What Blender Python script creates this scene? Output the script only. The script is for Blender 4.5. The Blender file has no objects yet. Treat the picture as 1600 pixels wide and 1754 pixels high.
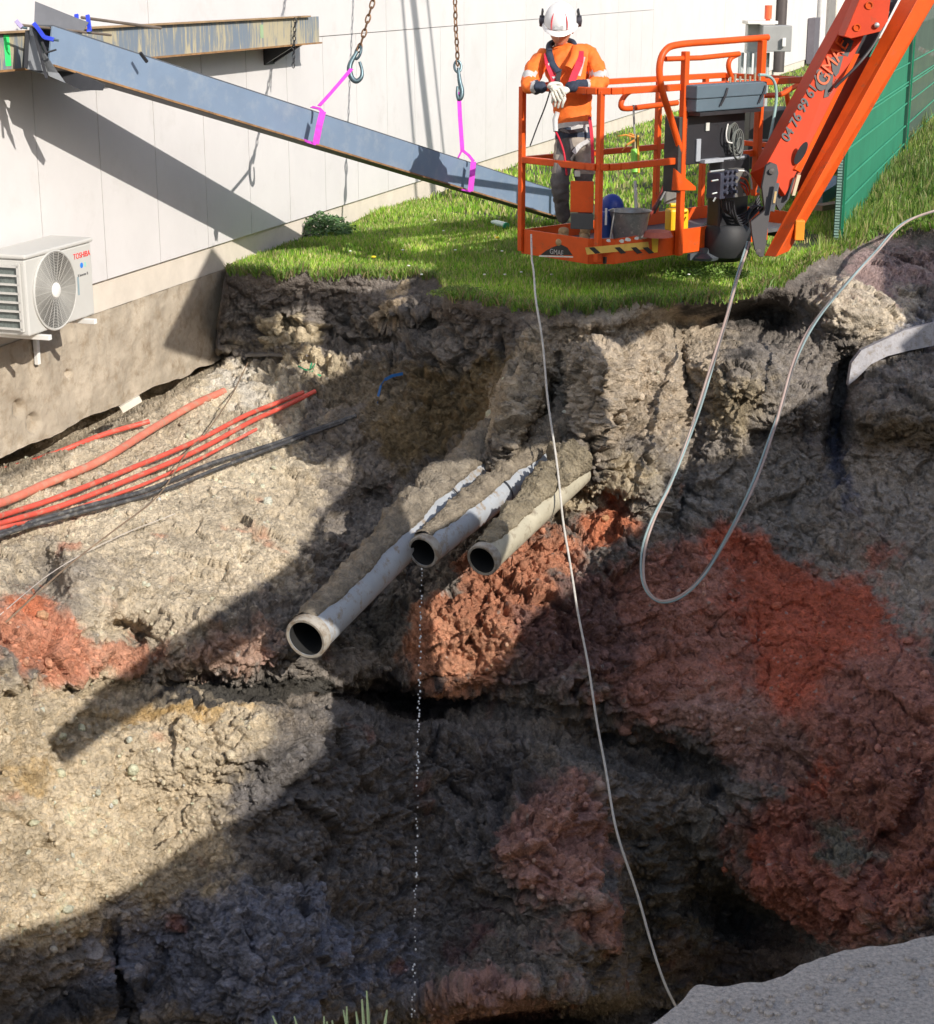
import bpy, bmesh, math, random
import numpy as np
from mathutils import Vector, Matrix
random.seed(4); RNG=np.random.default_rng(7)
C=bpy.context.scene; COL=C.collection
# ---------------------------------------------------------------- camera, sky, sun
PITCH=math.atan(918/3000); CP,SP=math.cos(PITCH),math.sin(PITCH); H=2.3
cd=bpy.data.cameras.new('camera'); cam=bpy.data.objects.new('camera',cd); COL.objects.link(cam)
cam.location=(0,0,H); cam.rotation_euler=(math.radians(90)-PITCH,0,0)
cd.sensor_fit='HORIZONTAL'; cd.sensor_width=36; cd.lens=67.5; cd.clip_start=.05; cd.clip_end=600
C.camera=cam
L=np.array([-.547,.665,-.512]); L=L/np.linalg.norm(L)
w=bpy.data.worlds.new("World"); C.world=w; w.use_nodes=True
nt=w.node_tree; bg=nt.nodes['Background']; sk=nt.nodes.new('ShaderNodeTexSky'); sk.sky_type='NISHITA'; sk.sun_disc=False
sk.sun_elevation=math.asin(-L[2]); sk.sun_rotation=math.atan2(-L[0],-L[1])
sk.air_density=1.0; sk.dust_density=1.5; sk.ozone_density=1.0
nt.links.new(sk.outputs[0],bg.inputs[0]); bg.inputs[1].default_value=.15
sl=bpy.data.lights.new('sun','SUN'); sl.energy=4.0; sl.angle=math.radians(.3); sl.color=(1,.94,.86)
so=bpy.data.objects.new('sun',sl); COL.objects.link(so)
so.rotation_euler=Vector(L).to_track_quat('-Z','Y').to_euler()
C.view_settings.view_transform='Standard'; C.view_settings.look='None'; C.view_settings.gamma=1
C.view_settings.exposure=.38
C.render.resolution_x=934; C.render.resolution_y=1024
C.cycles.max_bounces=6
# ---------------------------------------------------------------- measuring helpers
def ray(px,py):
    r=(px-800)/3000.;u=(877-py)/3000.
    return np.array([r,CP+SP*u,-SP+CP*u])
def at(px,py,D): 
    p=ray(px,py)*D; return Vector((p[0],p[1],p[2]+H))
def project(P):
    P=np.asarray(P,dtype=float); z=P[...,2]-H
    D=P[...,1]*CP-z*SP; u=P[...,1]*SP+z*CP
    return 800+3000*P[...,0]/D, 877-3000*u/D, D
WD=Vector((.313,.95,0)).normalized(); WN=Vector((.95,-.313,0)).normalized(); WO=-6.41
def wp(s,h,z): return WD*s+WN*(WO+h)+Vector((0,0,z))
def onwall(px,py,h=0.):
    R=Vector(ray(px,py)); D=(WO+h)/(WN.dot(R)); P=R*D
    return P.dot(WD),P.z+H
def wpx(px,py,h=0.):
    s,z=onwall(px,py,h); return wp(s,h,z)
def onground(px,py,z=0.):
    R=ray(px,py); D=(z-H)/R[2]; return Vector((R[0]*D,R[1]*D,z))
# ---------------------------------------------------------------- materials
MATS={}
def mat(name,col,rough=.6,metal=0.,var=.12,nscale=6.,bump=.0,bscale=40.,col2=None,c2pos=(.5,.62),spec=None):
    if name in MATS: return MATS[name]
    m=bpy.data.materials.new(name); m.use_nodes=True; t=m.node_tree; N=t.nodes; K=t.links
    b=N['Principled BSDF']; b.inputs['Roughness'].default_value=rough; b.inputs['Metallic'].default_value=metal
    if spec is not None: b.inputs['Specular IOR Level'].default_value=spec
    tc=N.new('ShaderNodeTexCoord'); src=N.new('ShaderNodeNewGeometry').outputs['Position']
    n1=N.new('ShaderNodeTexNoise'); n1.inputs['Scale'].default_value=nscale; n1.inputs['Detail'].default_value=6; n1.inputs['Roughness'].default_value=.65
    K.new(src,n1.inputs['Vector'])
    r=N.new('ShaderNodeValToRGB'); K.new(n1.outputs[0],r.inputs[0])
    lo=[max(0,c*(1-var)) for c in col]; hi=[min(1,c*(1+var)) for c in col]
    r.color_ramp.elements[0].position=.3; r.color_ramp.elements[0].color=(*lo,1)
    r.color_ramp.elements[1].position=.7; r.color_ramp.elements[1].color=(*hi,1)
    out=r.outputs[0]
    if col2 is not None:
        n2=N.new('ShaderNodeTexNoise'); n2.inputs['Scale'].default_value=nscale*2.3; n2.inputs['Detail'].default_value=8; n2.inputs['Roughness'].default_value=.7
        K.new(src,n2.inputs['Vector'])
        r2=N.new('ShaderNodeValToRGB'); r2.color_ramp.elements[0].position=c2pos[0]; r2.color_ramp.elements[1].position=c2pos[1]
        K.new(n2.outputs[0],r2.inputs[0])
        mx=N.new('ShaderNodeMix'); mx.data_type='RGBA'; K.new(r2.outputs[0],mx.inputs['Factor']); K.new(out,mx.inputs['A']); mx.inputs['B'].default_value=(*col2,1)
        out=mx.outputs['Result']
    K.new(out,b.inputs['Base Color'])
    if bump>0:
        n3=N.new('ShaderNodeTexNoise'); n3.inputs['Scale'].default_value=bscale; n3.inputs['Detail'].default_value=8; n3.inputs['Roughness'].default_value=.7
        K.new(src,n3.inputs['Vector']); bp=N.new('ShaderNodeBump'); bp.inputs['Strength'].default_value=1; bp.inputs['Distance'].default_value=bump
        K.new(n3.outputs[0],bp.inputs['Height']); K.new(bp.outputs[0],b.inputs['Normal'])
    MATS[name]=m; return m
ORANGE=mat('orange_paint',(.68,.090,.012),.42,spec=.3,var=.14,nscale=5,col2=(.36,.10,.04),c2pos=(.58,.70))
ORANGE2=mat('orange_arm_paint',(.50,.042,.008),.6,spec=.2,var=.10,nscale=5,col2=(.30,.06,.02),c2pos=(.60,.72))
BLACKM=mat('black_steel',(.022,.022,.025),.45,var=.4,nscale=8)
BLACKP=mat('black_plastic',(.03,.03,.034),.5,var=.3)
STEELB=mat('primed_steel',(.18,.245,.34),.38,var=.07,nscale=3,bump=.0008,bscale=60,col2=(.26,.31,.37),c2pos=(.5,.75))
STEELD=mat('dark_primed_steel',(.085,.095,.11),.5,var=.2,nscale=6)
RUST=mat('rusty_edge',(.27,.15,.065),.8,var=.4,nscale=14)
CHAINM=mat('rusty_chain',(.16,.09,.05),.55,.5,var=.4,nscale=30)
HOOKM=mat('hook_steel',(.10,.15,.17),.42,.6,var=.4,nscale=25)
SLING=mat('purple_webbing',(.62,.06,.55),.75,var=.15,nscale=30)
WHITEP=mat('white_paint',(.75,.74,.70),.45,var=.04)
PANEL=mat('white_wall_panel',(.60,.58,.57),.8,var=.05,nscale=1.2,bump=.0012,bscale=45,col2=(.53,.51,.49),c2pos=(.55,.8))
# ---------------------------------------------------------------- mesh builder
def frame(t,up=Vector((0,0,1))):
    t=t.normalized()
    if abs(t.dot(up))>.97: up=Vector((1,0,0))
    x=t.cross(up).normalized(); return x,x.cross(t).normalized()
class MB:
    def __init__(s): s.v=[];s.f=[];s.m=[];s.cur=0
    def quad(s,*p):
        i=len(s.v); s.v+= [tuple(q) for q in p]; s.f.append(tuple(range(i,i+len(p)))); s.m.append(s.cur); return s
    def hexa(s,p):   # 8 points: bottom 4 ring, top 4 ring
        i=len(s.v); s.v+=[tuple(q) for q in p]
        for f in ((3,2,1,0),(4,5,6,7),(0,1,5,4),(1,2,6,5),(2,3,7,6),(3,0,4,7)): s.f.append(tuple(i+k for k in f)); s.m.append(s.cur)
        return s
    def box(s,c,x,y,z):   # centre and half-axis vectors
        c=Vector(c);x=Vector(x);y=Vector(y);z=Vector(z)
        return s.hexa([c-x-y-z,c+x-y-z,c+x+y-z,c-x+y-z,c-x-y+z,c+x-y+z,c+x+y+z,c-x+y+z])
    def wbox(s,s0,s1,h0,h1,z0,z1):   # box in the building's frame
        return s.hexa([wp(s0,h0,z0),wp(s1,h0,z0),wp(s1,h1,z0),wp(s0,h1,z0),wp(s0,h0,z1),wp(s1,h0,z1),wp(s1,h1,z1),wp(s0,h1,z1)])
    def beam(s,a,b,wx,wy,up=Vector((0,0,1))):
        a=Vector(a);b=Vector(b);x,y=frame(b-a,up); t=(b-a)/2
        return s.box((a+b)/2,x*wx/2,y*wy/2,t)
    def prism(s,poly,ext):
        ext=Vector(ext); n=len(poly); i=len(s.v)
        s.v+=[tuple(p) for p in poly]+[tuple(Vector(p)+ext) for p in poly]
        s.f.append(tuple(range(i+n-1,i-1,-1))); s.m.append(s.cur); s.f.append(tuple(range(i+n,i+2*n))); s.m.append(s.cur)
        for k in range(n):
            j=(k+1)%n; s.f.append((i+k,i+j,i+n+j,i+n+k)); s.m.append(s.cur)
        return s
    def tube(s,pts,r,n=8,closed=False,cap=True,flat=None):
        pts=[Vector(p) for p in pts]; m=len(pts); rr=r if isinstance(r,(list,tuple)) else [r]*m
        i=len(s.v); x=None
        for k in range(m):
            if closed: t=(pts[(k+1)%m]-pts[k-1])
            else: t=pts[min(k+1,m-1)]-pts[max(k-1,0)]
            t=t.normalized()
            if x is None: x,y=frame(t)
            else:
                x=(x-t*x.dot(t)).normalized(); y=x.cross(t).normalized()
            for q in range(n):
                a=2*math.pi*q/n
                s.v.append(tuple(pts[k]+(x*math.cos(a)+y*math.sin(a)*(flat or 1))*rr[k]))
        for k in range(m if closed else m-1):
            k2=(k+1)%m
            for q in range(n):
                q2=(q+1)%n; s.f.append((i+k*n+q,i+k*n+q2,i+k2*n+q2,i+k2*n+q)); s.m.append(s.cur)
        if cap and not closed:
            s.f.append(tuple(i+q for q in range(n-1,-1,-1))); s.m.append(s.cur)
            s.f.append(tuple(i+(m-1)*n+q for q in range(n))); s.m.append(s.cur)
        return s
    def ribbon(s,pts,wv,th):
        pts=[Vector(p) for p in pts]
        for a,b in zip(pts[:-1],pts[1:]):
            t=(b-a); wv2=wv-t*(wv.dot(t)/t.dot(t)); wv2=wv2.normalized()*wv.length; nn=t.cross(wv2).normalized()*th
            s.box((a+b)/2,wv2,nn,t/2*1.03)
        return s
    def lathe(s,o,ax,prof,n=24):   # prof = [(radius, distance)]
        o=Vector(o);ax=Vector(ax).normalized(); x,y=frame(ax); i=len(s.v)
        for r,d in prof:
            for q in range(n):
                a=2*math.pi*q/n; s.v.append(tuple(o+ax*d+(x*math.cos(a)+y*math.sin(a))*r))
        for k in range(len(prof)-1):
            for q in range(n):
                q2=(q+1)%n; s.f.append((i+k*n+q,i+k*n+q2,i+(k+1)*n+q2,i+(k+1)*n+q)); s.m.append(s.cur)
        return s
    def disc(s,o,ax,r,n=24,th=.004): return s.lathe(o,ax,[(.0005,0),(r,0),(r,th),(.0005,th)],n)
    def ball(s,c,r,n=10,sc=(1,1,1)):
        c=Vector(c); i=len(s.v); m=n//2
        for a in range(m+1):
            th=math.pi*a/m
            for b in range(n):
                ph=2*math.pi*b/n; s.v.append((c.x+r*sc[0]*math.sin(th)*math.cos(ph),c.y+r*sc[1]*math.sin(th)*math.sin(ph),c.z+r*sc[2]*math.cos(th)))
        for a in range(m):
            for b in range(n):
                b2=(b+1)%n; s.f.append((i+a*n+b,i+(a+1)*n+b,i+(a+1)*n+b2,i+a*n+b2)); s.m.append(s.cur)
        return s
    def build(s,name,mats,parent=None,smooth=False,bevel=0):
        me=bpy.data.meshes.new(name); me.from_pydata(s.v,[],s.f); me.update()
        o=bpy.data.objects.new(name,me); COL.objects.link(o)
        if not isinstance(mats,(list,tuple)): mats=[mats]
        for mm in mats: me.materials.append(mm)
        me.polygons.foreach_set('material_index',s.m)
        bm=bmesh.new(); bm.from_mesh(me); bmesh.ops.remove_doubles(bm,verts=bm.verts,dist=1e-6); bmesh.ops.recalc_face_normals(bm,faces=bm.faces)
        bm.to_mesh(me); bm.free()
        if smooth: me.polygons.foreach_set('use_smooth',[True]*len(me.polygons)); me.set_sharp_from_angle(angle=math.radians(40))
        if bevel:
            md=o.modifiers.new('edge','BEVEL'); md.width=bevel; md.segments=2; md.limit_method='ANGLE'
        if parent: setpar(o,parent)
        return o
def setpar(o,p):
    o.parent=p; o.matrix_parent_inverse=Matrix.Translation(p.location).inverted() if True else Matrix()
def tag(o,label=None,cat=None,group=None,kind=None):
    if label:o['label']=label
    if cat:o['category']=cat
    if group:o['group']=group
    if kind:o['kind']=kind
    return o
def thing(name,loc,label,cat,group=None):
    o=bpy.data.objects.new(name,None); COL.objects.link(o); o.location=Vector(loc); o.empty_display_size=.1
    return tag(o,label,cat,group)
def np_mesh(name,verts,faces,m,col=None,smooth=True,parent=None):
    me=bpy.data.meshes.new(name); nv=len(verts); nf,k=faces.shape
    me.vertices.add(nv); me.vertices.foreach_set('co',np.asarray(verts,dtype=np.float32).ravel())
    me.loops.add(nf*k); me.loops.foreach_set('vertex_index',faces.astype(np.int32).ravel())
    me.polygons.add(nf); me.polygons.foreach_set('loop_start',np.arange(0,nf*k,k,dtype=np.int32))
    try: me.polygons.foreach_set('loop_total',np.full(nf,k,dtype=np.int32))
    except Exception: pass
    me.update(calc_edges=True)
    if smooth: me.polygons.foreach_set('use_smooth',np.ones(nf,dtype=bool))
    if col is not None:
        a=me.color_attributes.new('Col','FLOAT_COLOR','POINT'); a.data.foreach_set('color',np.concatenate([col,np.ones((nv,1))],1).astype(np.float32).ravel())
    me.materials.append(m); o=bpy.data.objects.new(name,me); COL.objects.link(o)
    if parent: setpar(o,parent)
    return o
def text_mesh(name,txt,size,origin,xd,yd,m,parent,depth=.001,shear=0,align='CENTER',bold=.0):
    cu=bpy.data.curves.new('t','FONT'); cu.body=txt; cu.size=size; cu.extrude=depth; cu.align_x=align; cu.shear=shear; cu.offset=bold
    tmp=bpy.data.objects.new('t',cu); COL.objects.link(tmp); dg=bpy.context.evaluated_depsgraph_get()
    me=bpy.data.meshes.new_from_object(tmp.evaluated_get(dg)); bpy.data.objects.remove(tmp)
    xd=Vector(xd).normalized(); yd=Vector(yd); yd=(yd-xd*yd.dot(xd)).normalized(); zd=xd.cross(yd)
    M=Matrix((xd,yd,zd)).transposed().to_4x4(); M.translation=Vector(origin); me.transform(M)
    me.materials.clear(); me.materials.append(m); o=bpy.data.objects.new(name,me); COL.objects.link(o); setpar(o,parent); return o
def spline(pts,n=8):
    P=[Vector(p) for p in pts]; P=[P[0]*2-P[1]]+P+[P[-1]*2-P[-2]]; out=[]
    for i in range(1,len(P)-2):
        for k in range(n):
            t=k/n; a,b,c,d=P[i-1],P[i],P[i+1],P[i+2]
            out.append(.5*((2*b)+(c-a)*t+(2*a-5*b+4*c-d)*t*t+(-a+3*b-3*c+d)*t*t*t))
    out.append(P[-2]); return out
# ---------------------------------------------------------------- numpy noise
def _h(ix,iy,iz,seed):
    with np.errstate(over='ignore'):
        h=(ix.astype(np.uint32)*np.uint32(374761393)+iy.astype(np.uint32)*np.uint32(668265263)+iz.astype(np.uint32)*np.uint32(2147483647)+np.uint32((seed*3266489917)&0xffffffff))
        h=(h^(h>>np.uint32(13)))*np.uint32(1274126177); h=(h^(h>>np.uint32(15)))*np.uint32(2246822519); h=h^(h>>np.uint32(16))
    return h
def vnoise(P,seed=0):
    i=np.floor(P).astype(np.int64); f=(P-i); u=f*f*f*(f*(f*6-15)+10); r=0
    for dx in (0,1):
        for dy in (0,1):
            for dz in (0,1):
                h=_h(i[:,0]+dx,i[:,1]+dy,i[:,2]+dz,seed)
                gx=((h&1023)/511.5-1);gy=(((h>>np.uint32(10))&1023)/511.5-1);gz=(((h>>np.uint32(20))&1023)/511.5-1)
                g=gx*(f[:,0]-dx)+gy*(f[:,1]-dy)+gz*(f[:,2]-dz)
                wx=u[:,0] if dx else 1-u[:,0]; wy=u[:,1] if dy else 1-u[:,1]; wz=u[:,2] if dz else 1-u[:,2]
                r=r+g*wx*wy*wz
    return r*1.3
def fbm(P,o=4,seed=0,gain=.5,ridge=False):
    a=1.;s=0.;Q=P.copy()
    for k in range(o):
        n=vnoise(Q,seed+k*17)
        if ridge: n=1-2*np.abs(n)*1.3
        s=s+n*a; a*=gain; Q=Q*2.03+11.3
    return s
def worley(P,seed=0,vec=False):
    i=np.floor(P).astype(np.int64); F1=np.full(len(P),9.);F2=np.full(len(P),9.);ID=np.zeros(len(P));DV=np.zeros((len(P),3))
    for dx in (-1,0,1):
        for dy in (-1,0,1):
            for dz in (-1,0,1):
                c=i+np.array([dx,dy,dz]); h=_h(c[:,0],c[:,1],c[:,2],seed)
                q=c+np.stack([(h&1023)/1023.,((h>>np.uint32(10))&1023)/1023.,((h>>np.uint32(20))&1023)/1023.],1)
                d=np.sqrt(((P-q)**2).sum(1)); nn=d<F1
                F2=np.where(nn,F1,np.minimum(F2,d)); F1=np.where(nn,d,F1); ID=np.where(nn,(h%977)/977.,ID); DV[nn]=(P-q)[nn]
    if vec: return F1,F2,ID,DV
    return F1,F2,ID
# ---------------------------------------------------------------- pit face
RIM=[(-220,800),(0,745),(200,660),(340,598),(368,584),(386,466),(470,470),(600,472),(700,470),(748,476),(770,512),(860,526),(960,533),(1060,528),(1150,520),(1240,515),(1290,502),(1340,480),(1400,452),(1440,432),(1480,408),(1540,394),(1600,388),(1800,350)]
RIMX=np.array([p[0] for p in RIM],float);RIMY=np.array([p[1] for p in RIM],float)
def rim_y(px):
    return np.interp(px,RIMX,RIMY)
def rim_z(px): return np.interp(px,[0,1380,1480,1600,1800],[0,0,.06,.16,.3])
def rim_D(px):
    px=np.asarray(px,float); py=rim_y(px); rz=-SP+CP*(877-py)/3000
    Dg=(rim_z(px)-H)/rz
    r=(px-800)/3000; u=(877-py)/3000
    Dw=(WO-.35)/(WN.x*r+WN.y*(CP+SP*u))
    t=np.clip((px-366)/20,0,1); return Dw*(1-t)+Dg*t
CT=[# px,py,D  measured depths of the excavated face
(-200,900,9.6),(-200,1200,8.8),(-200,1600,8.2),(-200,1850,8.0),
(0,800,11.75),(0,840,11.15),(0,950,10.5),(0,1000,9.95),(0,1100,9.6),(0,1200,9.4),(0,1400,9.2),(0,1600,9.0),(0,1754,8.8),(0,1850,8.7),
(130,730,12.1),(130,800,11.7),(130,900,10.95),(130,1000,10.3),
(250,690,13.0),(250,740,12.55),(250,800,12.1),(250,900,11.4),(250,1000,10.75),(250,1100,10.4),(250,1200,10.2),(250,1400,9.95),(250,1600,9.6),(250,1754,9.3),(250,1850,9.2),
(340,650,13.7),(400,622,14.35),(400,700,13.2),(400,800,12.3),(400,900,11.7),(400,1000,11.0),(400,1100,10.45),
(400,520,14.4),(460,520,14.3),(520,560,14.2),(450,600,14.25),(450,650,13.95),(540,640,13.75),(540,690,13.4),(500,800,12.6),(500,950,11.5),(487,1110,10.28),(450,1180,10.3),
(600,520,14.2),(600,600,13.95),(600,700,13.4),(600,800,12.95),(600,900,12.3),(600,1050,11.5),(600,1180,10.9),(500,1200,10.35),(487,1350,10.0),(487,1600,9.6),(487,1754,9.3),(487,1850,9.1),
(700,520,13.9),(700,600,13.6),(700,700,13.2),(700,800,12.9),(700,900,12.4),(700,1000,11.9),(650,1180,11.2),(600,1300,10.6),(700,1400,10.75),(700,1600,10.3),(700,1754,9.9),(700,1850,9.7),
(800,560,13.1),(800,640,13.2),(800,740,13.1),(780,1050,11.5),(800,1150,11.4),(830,1000,11.7),
(880,560,12.8),(880,660,12.9),(880,760,12.75),(900,900,12.1),(860,1060,11.5),(900,1150,11.5),
(960,560,12.65),(960,650,12.75),(945,780,12.45),(985,760,12.35),(960,870,12.35),(1010,800,12.4),(1000,950,12.0),(1000,560,12.55),(1000,650,12.5),
(1100,600,12.8),(1100,700,12.55),(1100,800,12.35),(1100,1000,11.9),(1100,1150,11.7),(1000,1150,11.5),(1000,1300,11.3),(1000,1500,10.7),(1000,1700,10.2),(1000,1850,10.0),
(850,1300,11.1),(850,1500,10.8),(850,1700,10.2),
(1200,560,13.1),(1200,700,12.8),(1200,850,12.5),(1300,600,13.1),(1300,700,12.9),(1300,800,12.7),(1300,1000,12.2),(1300,1200,11.8),(1300,1400,11.4),
(1450,520,14.0),(1450,620,13.6),(1450,800,12.9),(1450,1000,12.3),(1450,1300,11.2),(1450,1500,10.6),(1450,1650,10.3),
(1600,450,15.2),(1600,520,14.6),(1600,600,13.9),(1600,750,12.9),(1600,900,12.3),(1600,1100,11.6),(1600,1300,10.9),(1600,1500,10.3),(1600,1700,9.9),(1600,1850,9.7),
(1300,1600,11.6),(1200,1700,11.4),(1250,1850,11.2),(1800,500,15.5),(1800,800,12.5),(1800,1200,11.0),(1800,1850,9.5)]
for x in (400,440,500,560,620,680,740,780,840,900,960,1020,1080,1140,1200,1280,1340,1400,1460,1520,1600,1700):
    CT.append((x,float(rim_y(x)),float(rim_D(x))))
CT=np.array(CT)
def _rbf():
    X=CT[:,:2]/1000; d=np.sqrt(((X[:,None]-X[None])**2).sum(2)); n=len(X)
    A=np.zeros((n+3,n+3)); A[:n,:n]=-d-np.eye(n)*-.012; A[:n,n]=1;A[:n,n+1:]=X;A[n,:n]=1;A[n+1:,:n]=X.T
    return np.linalg.solve(A,np.concatenate([CT[:,2],[0,0,0]]))
RW=_rbf()
BL=[# px,py,rx,ry,angle(deg),dD  : lumps (negative = towards the pit) and hollows
(930,1400,120,60,-30,-.40),(950,1500,110,50,6,-.36),(1010,1590,70,50,0,-.34),(900,1650,90,50,10,-.2),(840,1720,120,40,-8,-.4),
(1090,1600,34,150,-12,.4),(1200,1500,30,90,-38,.25),(1300,1580,120,26,20,.42),(1240,1690,120,50,0,.2),(950,1745,180,26,0,.8),(780,1775,260,22,0,.7),
(1100,1285,130,32,18,.42),(880,1215,60,26,10,.25),(640,1195,80,26,8,.45),(740,1215,90,28,0,.45),(280,1172,170,16,-4,.14),(460,1185,130,22,6,.2),
(1295,650,62,46,18,-.42),(1265,548,86,36,-4,1.2),(1040,575,60,22,-8,.35),(1370,600,40,60,20,.25),(1480,520,70,50,-12,-.5),(1405,690,60,34,0,-.25),
(1436,700,22,80,8,.9),(1555,690,90,60,-20,-.45),(1560,470,90,60,-20,.25),
(1040,640,34,90,6,-.18),(1170,620,14,90,-10,.35),(1120,560,30,50,0,.1),(1260,720,26,70,-12,-.16),(1175,800,20,110,10,.22),
(640,860,40,30,0,.3),(560,730,70,40,0,-.08),(500,560,36,26,0,-.12),(500,548,20,16,0,.18),(575,560,24,40,0,.2),(690,570,90,18,-14,.26),(685,532,34,20,0,-.16),
(872,735,32,100,18,-.9),(790,800,26,90,48,-.3),(932,740,16,70,4,.25),(1080,820,70,80,0,-.12),(1040,880,70,30,0,.3),(1012,690,34,150,3,-.34),(870,640,26,26,0,-.1),
(80,990,26,46,-20,.35),(220,1080,40,22,20,.38),(150,1020,60,60,0,-.12),(60,1100,90,70,0,-.2),(350,1090,70,40,0,-.15),(330,950,160,110,-20,-.2),(110,1400,160,200,10,-.12),(380,1270,150,60,0,-.2),
(240,1500,120,60,-20,-.05),(210,1700,16,120,-14,.28),(440,1640,110,110,20,-.25),(310,1660,60,60,-30,.25),(90,1700,130,40,-30,.15),
(1200,1200,180,60,10,-.15),(1450,1150,160,150,0,-.1),(1310,1360,60,40,20,-.25),(1390,1500,120,50,15,-.3),(1550,1420,20,180,30,.15)]
def D_base(px,py):
    px=np.atleast_1d(np.asarray(px,float)).ravel();py=np.atleast_1d(np.asarray(py,float)).ravel(); out=np.empty(len(px)); Xc=CT[:,:2]/1000
    for a in range(0,len(px),60000):
        q=np.stack([px[a:a+60000],py[a:a+60000]],1)/1000
        d=np.sqrt(((q[:,None]-Xc[None])**2).sum(2))
        out[a:a+60000]=-(d@RW[:len(CT)])+RW[len(CT)]+q@RW[len(CT)+1:]
    for bx,by,rx,ry,an,dd in BL:
        an=math.radians(an); x=px-bx;y=py-by; u=(x*math.cos(an)+y*math.sin(an))/rx; v=(-x*math.sin(an)+y*math.cos(an))/ry
        out+=dd*np.exp(-(np.abs(u)**2.6+np.abs(v)**2.6)*.7)
    yb=775-.423*px; gw=np.interp(px,[-200,0,200,340,395],[75,60,48,30,4]); q=(py-yb)/gw; out+=np.where(px<398,1.0*np.clip((q+1.3)*1.6,0,1)*np.clip((1.15-q)*1.35,0,1),0)
    ry_=rim_y(px); t=np.clip((py-ry_)/34,0,1); t=t*t*(3-2*t)
    return rim_D(px)*(1-t)+out*t
NX,NV=1060,830
gx=np.linspace(-170,1770,NX)
gv=np.linspace(0,1,NV)
PX=np.repeat(gx[:,None],NV,1)
_rj=fbm(np.stack([gx/34,gx*0+.3,gx*0],1),5,91,.65)*14
RY=rim_y(gx)+np.where(gx>388,_rj,0)
Y0=340+1500*gv; PY=np.maximum(RY[:,None],Y0[None])
px=PX.ravel();py=PY.ravel()
D=D_base(px,py)
r_=(px-800)/3000;u_=(877-py)/3000
base=np.stack([r_*D,(CP+SP*u_)*D,(-SP+CP*u_)*D+H],1)
def gridnormals(P):
    G=P.reshape(NX,NV,3); a=np.gradient(G,axis=0);b=np.gradient(G,axis=1); n=np.cross(b,a); n/=np.linalg.norm(n,axis=2,keepdims=True)+1e-9
    n=n.reshape(-1,3); v=-np.stack([P[:,0],P[:,1],P[:,2]-H],1); s=np.sign((n*v).sum(1)); return n*s[:,None]
def gauss(cx,cy,rx,ry,an=0,p=2.):
    an=math.radians(an);x=px+wx_-cx;y=py+wy_-cy;u=(x*math.cos(an)+y*math.sin(an))/rx;v=(-x*math.sin(an)+y*math.cos(an))/ry
    return np.exp(-(u*u+v*v)**(p/2))
wx_=fbm(base*1.6,4,5)*55+fbm(base*9,2,8)*18; wy_=fbm(base*1.6+7,4,6)*55+fbm(base*9+3,2,9)*18
def regular_normals():
    a=np.linspace(-200,1800,260);b=np.linspace(380,1860,200);A,B=np.meshgrid(a,b,indexing='ij')
    Dd=D_base(A.ravel(),B.ravel()); r=(A.ravel()-800)/3000;u=(877-B.ravel())/3000
    P=np.stack([r*Dd,(CP+SP*u)*Dd,(-SP+CP*u)*Dd+H],1).reshape(260,200,3)
    n=np.cross(np.gradient(P,axis=1),np.gradient(P,axis=0)); v=-(P-np.array([0,0,H])); n*=np.sign((n*v).sum(2,keepdims=True)); n/=np.linalg.norm(n,axis=2,keepdims=True)+1e-9
    fi=np.clip((px-a[0])/(a[1]-a[0]),0,258.99);fj=np.clip((py-b[0])/(b[1]-b[0]),0,198.99);i=fi.astype(int);j=fj.astype(int);s=(fi-i)[:,None];t=(fj-j)[:,None]
    q=n[i,j]*(1-s)*(1-t)+n[i+1,j]*s*(1-t)+n[i,j+1]*(1-s)*t+n[i+1,j+1]*s*t
    return q/np.linalg.norm(q,axis=1,keepdims=True)
N0=regular_normals()
edge=np.clip((py-np.repeat(RY,NV))/60,0.12,1)
rough=.75+.5*gauss(560,560,240,120)+.5*gauss(900,1020,160,120)+.55*gauss(1000,700,140,170)-.1*gauss(950,1470,180,200)+.3*gauss(700,1400,200,260)-.3*gauss(1300,1120,260,140)-.25*gauss(1550,900,150,250)-.35*gauss(660,690,110,70)-.38*gauss(250,880,280,200,-20,4)-.25*gauss(180,1400,260,200,0,4)-.2*gauss(1330,1120,260,180,0,4)
vw=-np.stack([base[:,0],base[:,1],base[:,2]-H],1)/D[:,None]; rough=np.clip(rough,.3,1.7)*np.clip((N0*vw).sum(1)*2.6-.15,.2,1)
f1,f2,fid,fdv=worley(base*np.array([3.0,3.0,4.4])+fbm(base*2,3,3)[:,None]*.55,21,True)
h1,h2,hid,hdv=worley(base*np.array([7.,7.,9.5])+fbm(base*4,3,13)[:,None]*.35,27,True)
def facet(i,dv): return (dv*np.stack([np.sin(i*917),np.cos(i*573),np.sin(i*331+1)],1)).sum(1)
g1,g2,gid,gdv=worley(base*11+fbm(base*5,2,31)[:,None]*.6,22,True)
k1,k2,kid,kdv=worley(base*25+fbm(base*11,2,37)[:,None]*.4,23,True)
j1,j2,jid=worley(base*46,29)
disp=fbm(base*1.1,3,1)*.11+fbm(base*4.2,5,2,.55)*.052*rough
disp+=(np.clip((f2-f1)*3,0,1)-.6)*.03*rough+(facet(fid,fdv)*.11+(fid-.5)*.04)*rough
disp+=(facet(hid,hdv)*.042+(hid-.5)*.014)*rough+(np.clip((h2-h1)*4,0,1)-.7)*.012*rough
cl=np.clip((.62-g1)*2,0,1)*np.clip((g2-g1)*3.5,0,1)
disp+=cl*.042*rough*(.35+gid)+ (fbm(base*14,5,12,.68,True)-.6)*.011*(.4+rough*.6)
disp+=facet(gid,gdv)*.030*rough+facet(kid,kdv)*.013*(.45+rough)
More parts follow.
